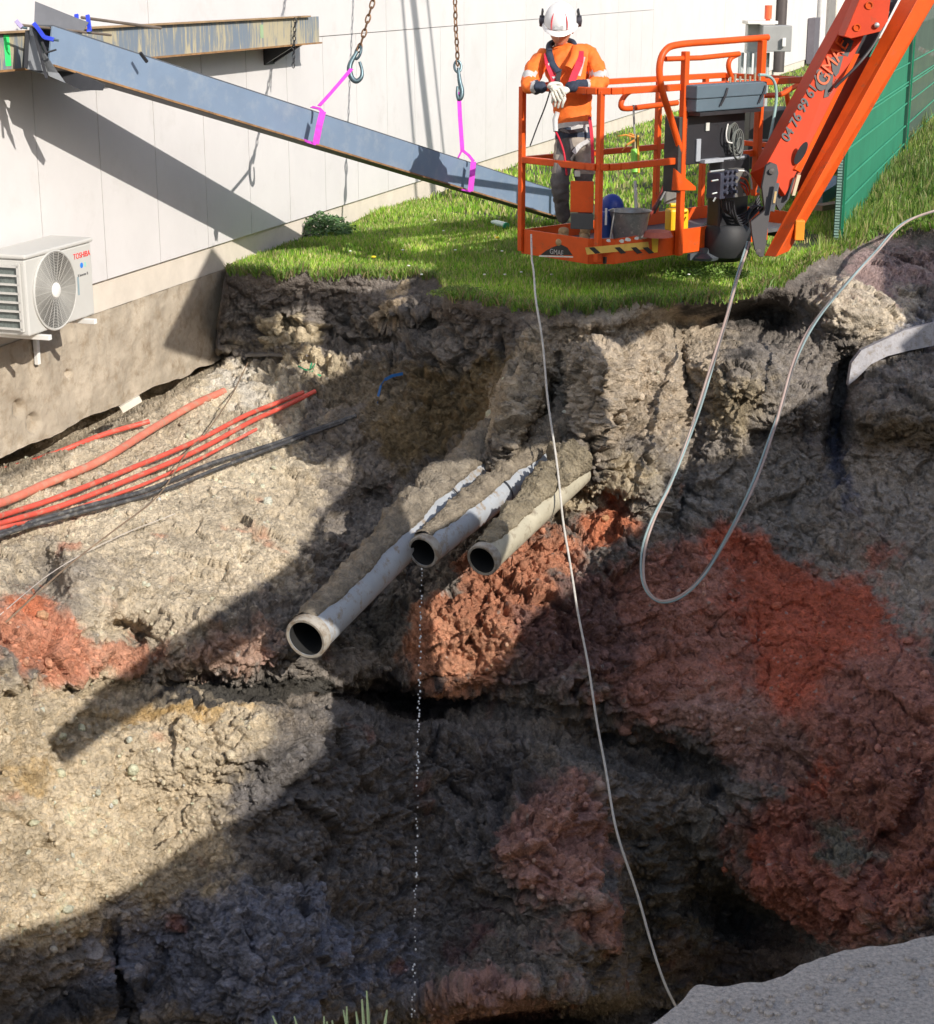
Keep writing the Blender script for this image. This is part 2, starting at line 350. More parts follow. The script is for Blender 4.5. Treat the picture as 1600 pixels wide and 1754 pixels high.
disp+=np.clip((k2-k1)*3,0,1)*(kid>.4)*.012*(.5+rough)+np.clip((.5-j1)*3,0,1)*(jid>.5)*.007
sw=np.clip(gauss(950,1450,190,220)+.7*gauss(1340,1400,130,160)+.7*gauss(640,1190,220,44)+.7*gauss(120,1720,220,90)+.5*gauss(850,1300,200,120)+.35*gauss(1100,700,160,160),0,1.2)
uu=base[:,2]*5.2+base[:,0]*1.8+fbm(base*1.9,4,71)*1.1; sa=uu-np.floor(uu); disp+=(np.minimum(sa*1.25,(1-sa)*5)-.5)*.095*sw
uu=base[:,2]*15+base[:,0]*6+fbm(base*4,3,72)*1.3; sa=uu-np.floor(uu); disp+=(np.minimum(sa*1.25,(1-sa)*5)-.5)*.026*sw
# thin strata and cracks
st=fbm(np.stack([base[:,0]*1.2,base[:,1]*1.2,base[:,2]*9],1),3,44,.5,True); disp+=st*.016*(1-gauss(300,900,300,120))
cr=np.abs(fbm(base*1.7+4,5,45)); disp-=np.exp(-(cr/.03)**2)*.035*np.clip(fbm(base*1.3+2,2,46)*3-.3,0,1)
hd=N0*.55+(-np.stack([base[:,0],base[:,1],base[:,2]-H],1)/D[:,None])*.45; hd/=np.linalg.norm(hd,axis=1,keepdims=True)
pos=base+hd*(disp*edge)[:,None]
# soil colours: each kind of earth, with the dark of some hollows painted in
col=np.tile(np.array([.215,.185,.155]),(len(px),1))
LN_=fbm(base*4.1+2,5,66,.6)+.5*fbm(base*17,3,67,.6)+(gid-.5)*.5+(kid-.5)*.35
def lay(c,wt):
    global col
    q=np.clip((wt*1.15+LN_*.33*(wt>.02)-.22)/.42,0,1); wt=(q*q*(3-2*q)*np.clip(wt*1.6,0,1))[:,None]; col=col*(1-wt)+np.array(c)*wt
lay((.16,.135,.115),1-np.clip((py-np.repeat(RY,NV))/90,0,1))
lay((.59,.485,.34),gauss(250,860,330,260,-20,4))
lay((.60,.50,.35),gauss(440,730,110,110,0,4)); lay((.62,.56,.46),gauss(430,670,70,40)*.8)
lay((.30,.255,.20),gauss(100,1000,110,90,0,3)*.7)
lay((.61,.49,.325),gauss(180,1380,360,260,0,6)); lay((.45,.28,.10),gauss(300,1235,200,24,-6)*.6); lay((.45,.29,.11),gauss(60,1300,90,60)*.5)
lay((.60,.24,.14),gauss(70,1095,110,60,20,3)); lay((.55,.25,.15),gauss(225,1120,60,34)*.9); lay((.58,.17,.08),gauss(30,1040,60,30)*.8)
lay((.40,.25,.18),gauss(400,1115,110,32,-10)*.8)
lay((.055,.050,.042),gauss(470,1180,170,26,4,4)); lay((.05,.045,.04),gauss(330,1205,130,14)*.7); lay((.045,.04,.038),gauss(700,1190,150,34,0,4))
lay((.52,.42,.27),np.maximum(gauss(505,570,50,36,0,4),gauss(555,635,60,30,0,4))); lay((.45,.34,.22),gauss(684,532,30,20,0,4)); lay((.17,.12,.06),gauss(760,700,150,90,-20,4)*.85); lay((.19,.15,.10),gauss(640,660,110,60,0,4)*.8)
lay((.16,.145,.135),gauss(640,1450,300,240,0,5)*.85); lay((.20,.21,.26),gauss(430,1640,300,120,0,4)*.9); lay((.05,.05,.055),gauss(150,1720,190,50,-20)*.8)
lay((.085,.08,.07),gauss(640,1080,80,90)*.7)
lay((.44,.35,.25),gauss(1090,640,170,130,0,4)); lay((.50,.40,.26),gauss(1050,840,130,60)*.8);lay((.60,.50,.37),gauss(1500,520,80,60)*.9); lay((.34,.27,.17),gauss(1260,690,60,90)*.8)
lay((.40,.30,.17),gauss(960,860,30,60)*.6); lay((.42,.34,.24),gauss(900,700,60,160,10,3)*.8)
lay((.50,.20,.11),gauss(860,1010,150,80,-28,4)); lay((.56,.25,.14),gauss(780,1110,90,70,0,3)); lay((.55,.17,.08),gauss(1030,910,70,34,-20)*.9)
lay((.27,.24,.205),gauss(1300,860,230,90,0,4)*.8); lay((.38,.32,.26),gauss(1550,900,160,260,0,4)*.8); lay((.12,.12,.15),gauss(1440,780,24,110)*.8)
lay((.32,.22,.20),gauss(1560,450,120,60,0,4)*.8); lay((.34,.33,.34),gauss(1540,585,90,34,-22,4)*.9); lay((.14,.095,.05),gauss(1560,740,110,50)*.7)
lay((.42,.18,.13),gauss(1300,1130,310,200,14,5)); lay((.58,.13,.07),gauss(1400,1100,170,160,20,3)*.85); lay((.56,.14,.08),gauss(1300,970,120,50)*.7); lay((.56,.13,.07),gauss(1440,1330,80,190,20)*.8); lay((.44,.18,.12),gauss(1500,1450,150,170,0,4)*.7)
lay((.19,.10,.085),gauss(1000,1080,140,80,0,4)*.8); lay((.24,.15,.13),gauss(920,1150,110,60)*.7)
lay((.44,.18,.13),gauss(1530,1260,130,200,0,4)*.85); lay((.46,.16,.11),gauss(1400,1480,230,110,0,4)*.8); lay((.42,.23,.18),gauss(1280,1280,160,90,20,4)*.85); lay((.36,.14,.09),gauss(1480,1420,150,120,0,3)*.6); lay((.22,.20,.15),gauss(1450,1450,70,40)*.8)
lay((.46,.24,.19),gauss(960,1430,120,110,-30,4)*.9); lay((.38,.19,.14),gauss(1000,1590,80,50)*.8); lay((.44,.25,.21),gauss(850,1710,130,50,0,3)*.8);lay((.24,.11,.10),gauss(820,1600,60,60)*.5)
lay((.42,.10,.05),gauss(1270,1470,60,40)*.9); lay((.40,.13,.08),gauss(1370,1520,80,34)*.7)
lay((.13,.118,.105),gauss(1130,1300,150,60,24,4)*.9); lay((.13,.115,.09),gauss(1180,1560,130,170,10,4)*.9); lay((.15,.11,.085),gauss(1260,1650,170,60,0,4)*.8); lay((.16,.14,.13),gauss(860,1330,90,90)*.7); lay((.17,.13,.09),gauss(1230,1690,80,40)*.7)  # dark of the lower hollows painted into the soil colour
lay((.05,.045,.04),gauss(1268,545,85,34,-4,4)*.9); col=np.clip(col,.01,1)**.87  # first patch paints shade into the hollow under the grass rim
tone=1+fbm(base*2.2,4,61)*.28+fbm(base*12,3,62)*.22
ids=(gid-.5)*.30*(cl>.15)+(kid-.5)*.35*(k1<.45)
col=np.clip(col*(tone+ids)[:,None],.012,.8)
rd=fbm(base*3+9,4,63); m_=np.clip((rd-.55)*3,0,1)[:,None]*.5*(py>800)[:,None]; col=col*(1-m_)+np.array([.40,.13,.07])*m_*(.6+.4*col.mean(1,keepdims=True)/.2)
gi=(kid>.93)&(k1<.3); col[gi]=col[gi]*.4+np.array([.42,.40,.36])*.6*np.clip(col[gi].mean(1,keepdims=True)*4,.3,1)
ii=np.arange(NX*NV).reshape(NX,NV); faces=np.stack([ii[:-1,:-1].ravel(),ii[1:,:-1].ravel(),ii[1:,1:].ravel(),ii[:-1,1:].ravel()],1)
fy=PY.ravel()[faces]; faces=faces[(fy[:,2]-fy[:,1]+fy[:,3]-fy[:,0])>1e-6]
def soil_mat():
    m=bpy.data.materials.new('excavated_soil'); m.use_nodes=True; t=m.node_tree;N=t.nodes;K=t.links; b=N['Principled BSDF']
    b.inputs['Roughness'].default_value=.93; b.inputs['Specular IOR Level'].default_value=.2
    a=N.new('ShaderNodeAttribute'); a.attribute_name='Col'; p=N.new('ShaderNodeNewGeometry').outputs['Position']
    n1=N.new('ShaderNodeTexNoise'); n1.inputs['Scale'].default_value=26; n1.inputs['Detail'].default_value=9; n1.inputs['Roughness'].default_value=.72; K.new(p,n1.inputs['Vector'])
    r=N.new('ShaderNodeMapRange'); r.inputs['From Min'].default_value=.3;r.inputs['From Max'].default_value=.7;r.inputs['To Min'].default_value=.66;r.inputs['To Max'].default_value=1.36; K.new(n1.outputs[0],r.inputs['Value'])
    mm=N.new('ShaderNodeVectorMath'); mm.operation='SCALE'; K.new(a.outputs['Color'],mm.inputs[0]); K.new(r.outputs[0],mm.inputs['Scale']); K.new(mm.outputs[0],b.inputs['Base Color'])
    v=N.new('ShaderNodeTexVoronoi'); v.inputs['Scale'].default_value=58; K.new(p,v.inputs['Vector'])
    n2=N.new('ShaderNodeTexNoise'); n2.inputs['Scale'].default_value=70; n2.inputs['Detail'].default_value=8; n2.inputs['Roughness'].default_value=.75; K.new(p,n2.inputs['Vector'])
    ad=N.new('ShaderNodeMath'); ad.operation='MULTIPLY_ADD'; K.new(v.outputs['Distance'],ad.inputs[0]); ad.inputs[1].default_value=-.6; K.new(n2.outputs[0],ad.inputs[2])
    bp=N.new('ShaderNodeBump'); bp.inputs['Distance'].default_value=.024; bp.inputs['Strength'].default_value=1; K.new(ad.outputs[0],bp.inputs['Height']); K.new(bp.outputs[0],b.inputs['Normal'])
    return m
SOIL=soil_mat()
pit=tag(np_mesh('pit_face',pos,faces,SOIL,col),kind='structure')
PG=pos.reshape(NX,NV,3)
def pit_at(qx,qy):
    i=int(np.clip(np.searchsorted(gx,qx),1,NX-1)); v=(qy-340)/1500*(NV-1); j=int(np.clip(round(v),0,NV-1)); return Vector(PG[i,j])
def pitD(qx,qy):
    return float(D_base([qx],[qy])[0])
# ---------------------------------------------------------------- grass bank behind the rim
GR=mat('grass_soil',(.055,.065,.025),.95,var=.4,nscale=5,col2=(.10,.075,.045),c2pos=(.55,.66),bump=.02,bscale=20)
rimx=gx[gx>386]; RP=PG[gx>386,0]   # first row of the pit face
ks=np.concatenate([[1.0,1.004,1.01],np.linspace(1.02,1.6,30),np.geomspace(1.65,9,26)])
GP=np.zeros((len(rimx),len(ks),3))
def ground_z(x,y,pxv):
    z=fbm(np.stack([x*.55,y*.55,x*0],-1).reshape(-1,3),3,71).reshape(np.shape(x))*.06
    return z
for k,kk in enumerate(ks):
    GP[:,k,0]=RP[:,0]*kk; GP[:,k,1]=RP[:,1]*kk
    e=min(1,(kk-1)/.04)
    far=np.interp(kk,[1,1.5,3,9],[0,.0,.03,.03])
    GP[:,k,2]=RP[:,2]*(1-e)+e*(rim_z(rimx)*np.interp(kk,[1,1.3,2],[1,2.2,1.5])+ground_z(GP[:,k,0],GP[:,k,1],rimx)+far)
nr,nk=GP.shape[:2]; ii=np.arange(nr*nk).reshape(nr,nk)
gf=np.stack([ii[:-1,:-1].ravel(),ii[:-1,1:].ravel(),ii[1:,1:].ravel(),ii[1:,:-1].ravel()],1)
tag(np_mesh('ground',GP.reshape(-1,3),gf,GR),kind='structure')
def gz(x,y):   # height of the ground under a point
    q=project([x,y,0.]); 
    pxx=800+ (x/(y*CP+H*SP))*3000
    j=int(np.clip(np.searchsorted(rimx,pxx),0,len(rimx)-1)); kk=y/RP[j,1]
    return float(np.interp(kk,ks,GP[j,:,2]))
def grass_blades(name,n,fn,hmin,hmax,wid,cols,label,cat=None,lean=.5,kind='stuff',parent=None,seed=0,tex=None):
    rg=np.random.default_rng(seed); P=fn(rg,n); n=len(P)
    h=rg.uniform(hmin,hmax,n)*(1+.5*fbm(P*1.7,2,77)); a=rg.uniform(0,2*np.pi,n); tl=rg.uniform(.1,lean,n)
    dx=np.cos(a)*h*tl;dy=np.sin(a)*h*tl; b=rg.uniform(0,np.pi,n); wx=np.cos(b)*wid/2*rg.uniform(.6,1.3,n);wy=np.sin(b)*wid/2*rg.uniform(.6,1.3,n); z0=np.zeros(n)
    A=P+np.stack([-wx,-wy,z0-.01],1);B=P+np.stack([wx,wy,z0-.01],1)
    Cc=P+np.stack([dx*.4+wx*.8,dy*.4+wy*.8,h*.6],1);Dd=P+np.stack([dx*.4-wx*.8,dy*.4-wy*.8,h*.6],1); T=P+np.stack([dx,dy,h],1)
    T2=T+np.stack([wx*.2,wy*.2,z0],1)
    V=np.stack([A,B,Cc,Dd,T,T2],1).reshape(-1,3); i=np.arange(n)*6
    F=np.concatenate([np.stack([i,i+1,i+2,i+3],1),np.stack([i+3,i+2,i+5,i+4],1)])
    cc=np.array(cols)[rg.integers(0,len(cols),n)]*rg.uniform(.7,1.25,(n,1)); pn=fbm(P*1.1,3,78)[:,None]; cc=cc*(1+pn*.5)+np.array([.05,.03,0])*np.clip(pn,0,1)
    cc=np.repeat(cc,6,0); return tag(np_mesh(name,V,F,GRASSM,np.clip(cc,.005,1),smooth=False,parent=parent),label,cat,kind=kind)
def attr_mat(name,rough=.6,trans=.0):
    m=bpy.data.materials.new(name); m.use_nodes=True; t=m.node_tree;N=t.nodes;K=t.links;b=N['Principled BSDF']; b.inputs['Roughness'].default_value=rough
    a=N.new('ShaderNodeAttribute'); a.attribute_name='Col'; K.new(a.outputs['Color'],b.inputs['Base Color'])
    if trans:
        tr=N.new('ShaderNodeBsdfTranslucent'); K.new(a.outputs['Color'],tr.inputs[0]); mx=N.new('ShaderNodeMixShader'); mx.inputs[0].default_value=trans
        K.new(b.outputs[0],mx.inputs[1]);K.new(tr.outputs[0],mx.inputs[2]); K.new(mx.outputs[0],N['Material Output'].inputs[0])
    return m
GRASSM=attr_mat('grass_blades',.5,.45)
def fld(kmin,kmax,p=1.):
    def f(rg,n):
        i=rg.uniform(0,nr-1.01,n); k=kmin+(kmax-kmin)*rg.uniform(0,1,n)**p
        i0=i.astype(int); f_=i-i0; R=RP[i0]*(1-f_)[:,None]+RP[i0+1]*f_[:,None]; j=np.interp(k,ks,np.arange(nk)); j0=np.clip(j.astype(int),0,nk-2); g=j-j0
        z=GP[i0,j0,2]*(1-g)+GP[i0,j0+1,2]*g
        P=np.stack([R[:,0]*k,R[:,1]*k,z],1)
        off=P@np.array(WN)-WO; keep=(off>.03)
        bare=fbm(P*1.3,3,55); keep&=~((bare>.75)&(rg.random(n)<.7))
        dk=(P[:,0]>.9)&(P[:,0]<3.2)&(P[:,1]>15.3)&(P[:,1]<18.6)&(fbm(P*2,2,56)>-.35); keep&=~(dk&(rg.random(n)<.93))
        return P[keep]
    return f
GC=[(.24,.46,.04),(.31,.54,.06),(.18,.37,.04),(.40,.54,.10),(.26,.48,.04),(.46,.46,.18),(.50,.60,.12),(.55,.48,.24)]
grass_blades('grass',150000,fld(1.0,1.35,1.15),.02,.06,.010,GC,'short green lawn along the edge of the pit',seed=1)
grass_blades('grass',90000,fld(1.3,3.4,1.3),.03,.08,.02,GC,'green grass by the foot of the white building wall, behind the lift basket',seed=2)
def rimf(rg,n):
    i=rg.uniform(0,nr-1.01,n).astype(int); P=RP[i]*rg.uniform(.996,1.012,(n,1)); P[:,2]=RP[i,2]+rg.uniform(-.01,.02,n); return P
grass_blades('grass',6000,rimf,.02,.075,.011,[(.18,.32,.05),(.25,.30,.09),(.3,.24,.12),(.14,.28,.04)],'dry and green tufts hanging on the torn lip of the lawn',lean=1.3,seed=3)
def bankf(rg,n):
    P=fld(1.0,1.6,1.)(rg,n*6); q,_,_=project(P); q=800+3000*P[:,0]/(P[:,1]*CP-(P[:,2]-H)*SP); return P[(q>1400)&(q<1750)&(rg.random(len(P))<.6)]
grass_blades('grass',9000,bankf,.08,.2,.014,[(.18,.27,.05),(.24,.30,.08),(.14,.24,.04),(.30,.28,.11)],'tall bright weeds on the bank beside the green fence',seed=4)
# ---------------------------------------------------------------- building
FOUND=mat('foundation_concrete',(.40,.34,.26),.9,var=.22,nscale=3.5,bump=.012,bscale=22,col2=(.27,.21,.14),c2pos=(.5,.7))
PLINTH=mat('plinth_concrete',(.60,.54,.46),.85,var=.1,nscale=4,bump=.002,bscale=40)
bld=thing('building',wp(10,0,0),'long white panelled building wall on a bare concrete footing beside the pit','building')
m=MB().wbox(-4,125,-.4,-.035,.2,6.2); m.build('wall_backing',mat('joint_grey',(.52,.5,.47),.9),bld)
s0=10.33-.82*7; g=.005
for i in range(30):
    a=s0+i*.82; MB().wbox(a+g,a+.82-g,-.03,0,.205,1.772).build('wall_panel',PANEL,bld)
for i in range(10):
    a=s0+i*2.46; MB().wbox(a+g,a+2.46-g,-.03,0,1.779,6.2).build('wall_panel',PANEL,bld)
for i in range(14):
    a=s0+24.6+i*6.56; MB().wbox(a+.01,a+6.55,-.03,0,.205,6.2).build('wall_panel',PANEL,bld)
MB().wbox(-4,125,-.4,-.028,-.02,.196).build('plinth',PLINTH,bld)
# footing: uneven face and broken lower edge, ends at the corner of the pit
fs0,_=onwall(-260,800); fs1,_=onwall(384,520)
n1,n2=260,60; S=np.linspace(fs0,fs1+1.5,n1); T=np.linspace(0,1,n2); SS,TT=np.meshgrid(S,T,indexing='ij')
zb=-.72+fbm(np.stack([S*2,S*0,S*0],1),3,31)*.03
ZZ=.0+(zb[:,None])*TT-.02
P0=np.array([list(wp(s,0,0)) for s in S]); FP=np.repeat(P0[:,None],n2,1); FP[:,:,2]=ZZ; FP=FP.reshape(-1,3)
off=fbm(FP*3,4,32)*.016+fbm(FP*11,3,33)*.007+.012*np.clip((TT.ravel()-.05)*8,0,1)
for hx,hz,rr in ((35,700,.05),(60,725,.06),(120,640,.025)):
    c=wpx(hx,hz); dd=np.sqrt(((FP-np.array(c))**2).sum(1)); off-=.10*np.exp(-(dd/rr)**4)
FP=FP+np.array(WN)*(off-.02)[:,None]
ii=np.arange(n1*n2).reshape(n1,n2); ff=np.stack([ii[:-1,:-1].ravel(),ii[1:,:-1].ravel(),ii[1:,1:].ravel(),ii[:-1,1:].ravel()],1)
np_mesh('footing_face',FP,ff,FOUND,parent=bld)
m=MB(); m.wbox(fs0,fs1+1.5,-.5,-.06,-.715,-.03); m.build('footing',FOUND,bld)
# pipes, cabinet and doors far along the wall
def wall_rod(px0,py0,px1,py1,h,r,name,mt,label,cat,extra=None):
    a=wpx(px0,py0,h); b=wpx(px1,py1,h); b=Vector((a.x,a.y,b.z)); 
    t=MB(); t.tube([Vector((a.x,a.y,a.z)),Vector((a.x,a.y,b.z))],r,14); return t
t=MB(); a=wpx(1333,135,.12); t.tube([(a.x,a.y,.15),(a.x,a.y,6)],.125,18); tag(t.build('downpipe',mat('dark_pipe',(.06,.05,.05),.5),smooth=True),'thick dark brown downpipe on the far part of the white wall','downpipe')
t=MB(); a=wpx(1401,112,.1); t.tube([(a.x,a.y,.2),(a.x,a.y,6)],.075,14); tag(t.build('downpipe',mat('grey_pipe',(.5,.5,.5),.5),smooth=True),'slim light grey downpipe right of the dark brown one','downpipe')
s_,z_=onwall(1388,112,.12); tag(MB().wbox(s_-.12,s_+.9,.02,.2,.1,1.25).build('wall_box',mat('dark_box',(.12,.11,.13),.6)),'narrow dark metal box at the foot of the light grey downpipe','box')
dr=thing('door',wpx(1425,105),'grey door in a pale frame in the far white wall, partly behind the orange boom','door')
s_,z_=onwall(1411,100); s2,_=onwall(1423,100); s3,_=onwall(1441,100)
MB().wbox(s_,s2,.005,.06,.25,1.95).build('door_leaf',mat('door_grey',(.22,.21,.2),.6),dr); MB().wbox(s2+.02,s3,.005,.09,.22,2.0).build('frame',mat('door_frame',(.68,.66,.58),.7),dr)
cb=thing('electric_cabinet',onground(1318,160,.1),'grey electric cabinet on grey posts with an orange lamp on top','cabinet')
CG=mat('cabinet_grey',(.30,.30,.29),.5,var=.08); DC=21.5
def cam_box(x0,y0,x1,y1,D,th):
    a=at((x0+x1)/2,(y0+y1)/2,D); s=D/3000; return a,(x1-x0)/2*s,(y1-y0)/2*s
a,hx,hz=cam_box(1303,44,1353,87,DC,.2); MB().box(a,(hx,0,0),(0,.14,0),(0,0,hz)).build('cabinet_body',CG,cb,bevel=.01)
a,hx,hz=cam_box(1278,42,1300,90,DC+.3,.2); MB().box(a,(hx,0,0),(0,.1,0),(0,0,hz)).build('side_box',mat('cabinet_pale',(.5,.5,.47),.5),cb,bevel=.01)
a,hx,hz=cam_box(1276,34,1328,42,DC+.1,.2); MB().box(a,(hx,0,0),(0,.22,0),(0,0,hz*.7)).build('rain_cover',mat('cover_white',(.75,.72,.65),.6),cb,bevel=.01)
a=at(1343,72,DC-.16); MB().box(a,(.02,0,0),(0,.02,0),(0,0,.05)).build('lock',WHITEP,cb)
a=at(1316,22,DC); MB().tube([a-Vector((0,0,.12)),a-Vector((0,0,.07))],.03,10).tube([a-Vector((0,0,.07)),a+Vector((0,0,.09))],.045,12).build('warning_lamp',mat('lamp_orange',(.85,.13,.05),.35),cb,smooth=True)
for xx in (1270,1284,1297,1306,1314): 
    a=at(xx,90,DC+.2); MB().tube([a,Vector((a.x,a.y,.1))],.035,8).build('post',mat('zinc',(.45,.48,.47),.45,.3),cb,smooth=True)
# ---------------------------------------------------------------- air conditioner on the wall
ACW=mat('ac_white',(.52,.51,.475),.45,var=.04,nscale=3); DKG=mat('ac_fins',(.13,.15,.14),.6,var=.3,nscale=60)
sr,zr=onwall(163,538,.42); slf,zl=onwall(50,560,.42); _,zt=onwall(160,405,.42)
ac=thing('air_conditioner',wp(sr,.1,zr),'white outdoor air conditioning unit on brackets on the wall above the concrete footing','air conditioner')
h0,h1=.12,.42; MB().wbox(slf,sr,h0,h1,zr,zt-.03).build('casing',ACW,ac,bevel=.012)
MB().wbox(slf-.012,sr+.012,h0-.01,h1+.012,zt-.029,zt).build('lid',ACW,ac,bevel=.01)
# open side grille
m=MB(); m.wbox(slf-.004,slf-.0015,h0+.015,h1-.045,zr+.05,zt-.07); m.build('coil',DKG,ac)
m=MB()
for k in range(8):
    z=zr+.045+k*(zt-zr-.12)/7; m.wbox(slf-.022,slf-.004,h0+.005,h1-.035,z-.006,z+.006)
m.wbox(slf-.022,slf-.004,h0+.0,h0+.02,zr+.03,zt-.055); m.wbox(slf-.022,slf-.004,h1-.05,h1-.03,zr+.03,zt-.055)
m.build('side_grille',ACW,ac)
fc=wp(slf+(sr-slf)*.40,h1,(zr+zt)/2-.015); R0=.245
m=MB(); m.disc(fc,WN,R0,40,.002); m.build('fan_opening',mat('fan_dark',(.06,.055,.05),.7),ac)
m=MB()
for k in range(20):
    a0=.2
    for k2 in range(3):
        aa=a0+k2*2.094+k*.001
    rr=.055+k*.0098; m.tube([fc+WN*.012+(WD*math.cos(t*math.pi/18)+Vector((0,0,1))*math.sin(t*math.pi/18))*rr for t in range(36)],.0026,4,closed=True)
for k in range(24):
    t=k*math.pi/12; u=(WD*math.cos(t)+Vector((0,0,1))*math.sin(t)); m.tube([fc+WN*.010+u*.05,fc+WN*.010+u*R0],.0028,4)
m.build('fan_grille',mat('grille_wire',(.36,.35,.32),.5),ac)
m=MB(); m.tube([fc+WN*.006+(WD*math.cos(t*math.pi/20)+Vector((0,0,1))*math.sin(t*math.pi/20))*(R0+.006) for t in range(40)],.008,6,closed=True); m.build('fan_ring',ACW,ac,smooth=True)
MB().lathe(fc+WN*.012,WN,[(.001,.012),(.03,.012),(.047,.006),(.05,0)],24).build('hub',WHITEP,ac,smooth=True)
m=MB()
for k in range(3):
    t=k*2.094+1.2; u=(WD*math.cos(t)+Vector((0,0,1))*math.sin(t)); v=(WD*math.cos(t+.7)+Vector((0,0,1))*math.sin(t+.7))
    m.quad(fc+WN*.0035+u*.05,fc+WN*.0035+u*.22,fc+WN*.0035+v*.225,fc+WN*.0035+v*.05)
m.build('fan_blade',mat('fan_black',(.03,.03,.03),.5),ac)
xr=WD; tc=slf+(sr-slf)*.845
text_mesh('brand_text','TOSHIBA',.052,wp(tc,h1+.0015,zt-.115),xr,(0,0,1),mat('brand_red',(.75,.02,.02),.5),ac)
m=MB(); m.disc(wp(tc-.01,h1+.001,zt-.165),WN,.018,20,.001); m.build('blue_sticker',mat('blue_ink',(.02,.2,.7),.5),ac)
MB().wbox(tc+.025,tc+.045,h1+.0005,h1+.0015,zt-.18,zt-.15).build('small_sticker',mat('green_ink',(.3,.6,.5),.5),ac)
text_mesh('model_text','R Inverter B',.026,wp(tc,h1+.0015,zt-.235),xr,(0,0,1),mat('ink_grey',(.12,.12,.12),.5),ac)
MB().wbox(tc-.075,tc-.055,h1+.0005,h1+.0015,zr+.16,zr+.28).build('grey_label',mat('label_grey',(.25,.33,.36),.5),ac)
for s_ in (slf+.14,sr-.10):
    m=MB(); m.wbox(s_-.018,s_+.018,.0,h1+.06,zr-.045,zr-.012); m.wbox(s_-.018,s_+.018,.0,.03,zr-.35,zr-.046); m.build('bracket',WHITEP,ac,bevel=.003)
    MB().wbox(s_-.02,s_+.02,.2,.26,zr-.011,zr-.001).build('rubber_foot',BLACKP,ac)
# ---------------------------------------------------------------- waling beam along the wall
def mm(a,b,t): return a+(b-a)*t
sR,zR=onwall(551,50,.28); _,zt2=onwall(551,28,.28); _,zb2=onwall(551,72,.28)
hw=(zt2-zb2)/2; zc=(zt2+zb2)/2; sL=onwall(-200,80,.28)[0]
wb=thing('waling_beam',wp(sR,.1,zc),'horizontal rust streaked steel beam hung along the white wall','steel beam')
STREAK=mat('streaked_steel',(.20,.25,.31),.6,var=.12,nscale=4,col2=(.38,.33,.22),c2pos=(.48,.56))
def streak_mat():
    m=bpy.data.materials.new('streaked_web'); m.use_nodes=True;t=m.node_tree;N=t.nodes;K=t.links;b=N['Principled BSDF']; b.inputs['Roughness'].default_value=.6
    p=N.new('ShaderNodeNewGeometry').outputs['Position']; mp=N.new('ShaderNodeMapping'); mp.inputs['Scale'].default_value=(22,22,3.2); K.new(p,mp.inputs['Vector'])
    n=N.new('ShaderNodeTexNoise'); n.inputs['Scale'].default_value=1; n.inputs['Detail'].default_value=6; n.inputs['Roughness'].default_value=.7; K.new(mp.outputs[0],n.inputs['Vector'])
    n2=N.new('ShaderNodeTexNoise'); n2.inputs['Scale'].default_value=1.1; K.new(p,n2.inputs['Vector'])
    ad=N.new('ShaderNodeMath'); ad.operation='ADD'; K.new(n.outputs[0],ad.inputs[0]); K.new(n2.outputs[0],ad.inputs[1])
    r=N.new('ShaderNodeValToRGB'); e=r.color_ramp.elements; e[0].position=.86; e[0].color=(.17,.21,.26,1); e[1].position=1.0; e[1].color=(.42,.37,.25,1); x=e.new(.93); x.color=(.24,.25,.24,1); x=e.new(1.12) if False else e[1]
    dv=N.new('ShaderNodeMath'); dv.operation='MULTIPLY'; dv.inputs[1].default_value=.9; K.new(ad.outputs[0],dv.inputs[0]); K.new(dv.outputs[0],r.inputs[0]); K.new(r.outputs[0],b.inputs['Base Color']); return m
SW=streak_mat()
MB().wbox(sL,sR,.24,.255,zc-hw+.0,zc+hw-.0).build('front_flange',SW,wb)
MB().wbox(sL,sR,.255,.285,zc-hw-.012,zc-hw).build('lower_edge',RUST,wb)
MB().wbox(sL,sR-.05,.03,.05,zc-hw,zc+hw).wbox(sL,sR-.03,.05,.239,zc-.012,zc+.012).build('web',STEELD,wb)
MB().wbox(sL,sR-.25,.235,.29,zc+hw,zc+hw+.012).build('upper_edge',mat('rust_top',(.30,.20,.11),.8,var=.3),wb)
sB,zB=onwall(490,95,.2); m=MB(); p=[wp(sB-.02,.02,zc-hw-.0125),wp(sB-.02,.28,zc-hw-.0125),wp(sB-.02,.02,zc-hw-.16)]; m.prism(p,WD*.03); p2=[q+WD*.16 for q in p]; m.prism(p2,WD*.03); m.wbox(sB-.02,sB+.17,.0,.018,zc-hw-.17,zc-hw-.0125); m.build('wall_bracket',BLACKM,wb)
m=MB(); sC=onwall(506,60,.3)[0]; pz=zc+hw-.02
for k in range(11):
    c=wp(sC-.006*k,.30+.002*(k%2),pz-.036*k); up=Vector((0,0,1)); sd=WD if k%2 else WN
    m.tube([c+up*math.cos(t*math.pi/5)*.023+sd*math.sin(t*math.pi/5)*.012 for t in range(10)],.004,5,closed=True)
m.build('short_chain',BLACKM,wb)
MB().wbox(onwall(18,80,.28)[0]-.03,onwall(18,80,.28)[0]+.03,.2555,.257,zc-hw+.02,zc+hw-.01).build('green_mark',mat('spray_green',(.05,.9,.2),.7),wb)
sG=onwall(453,50,.28)[0]; MB().wbox(sG-.03,sG+.03,.2555,.257,zc-hw+.07,zc+hw-.04).build('faded_green_mark',mat('spray_pale',(.30,.42,.25),.7),wb)
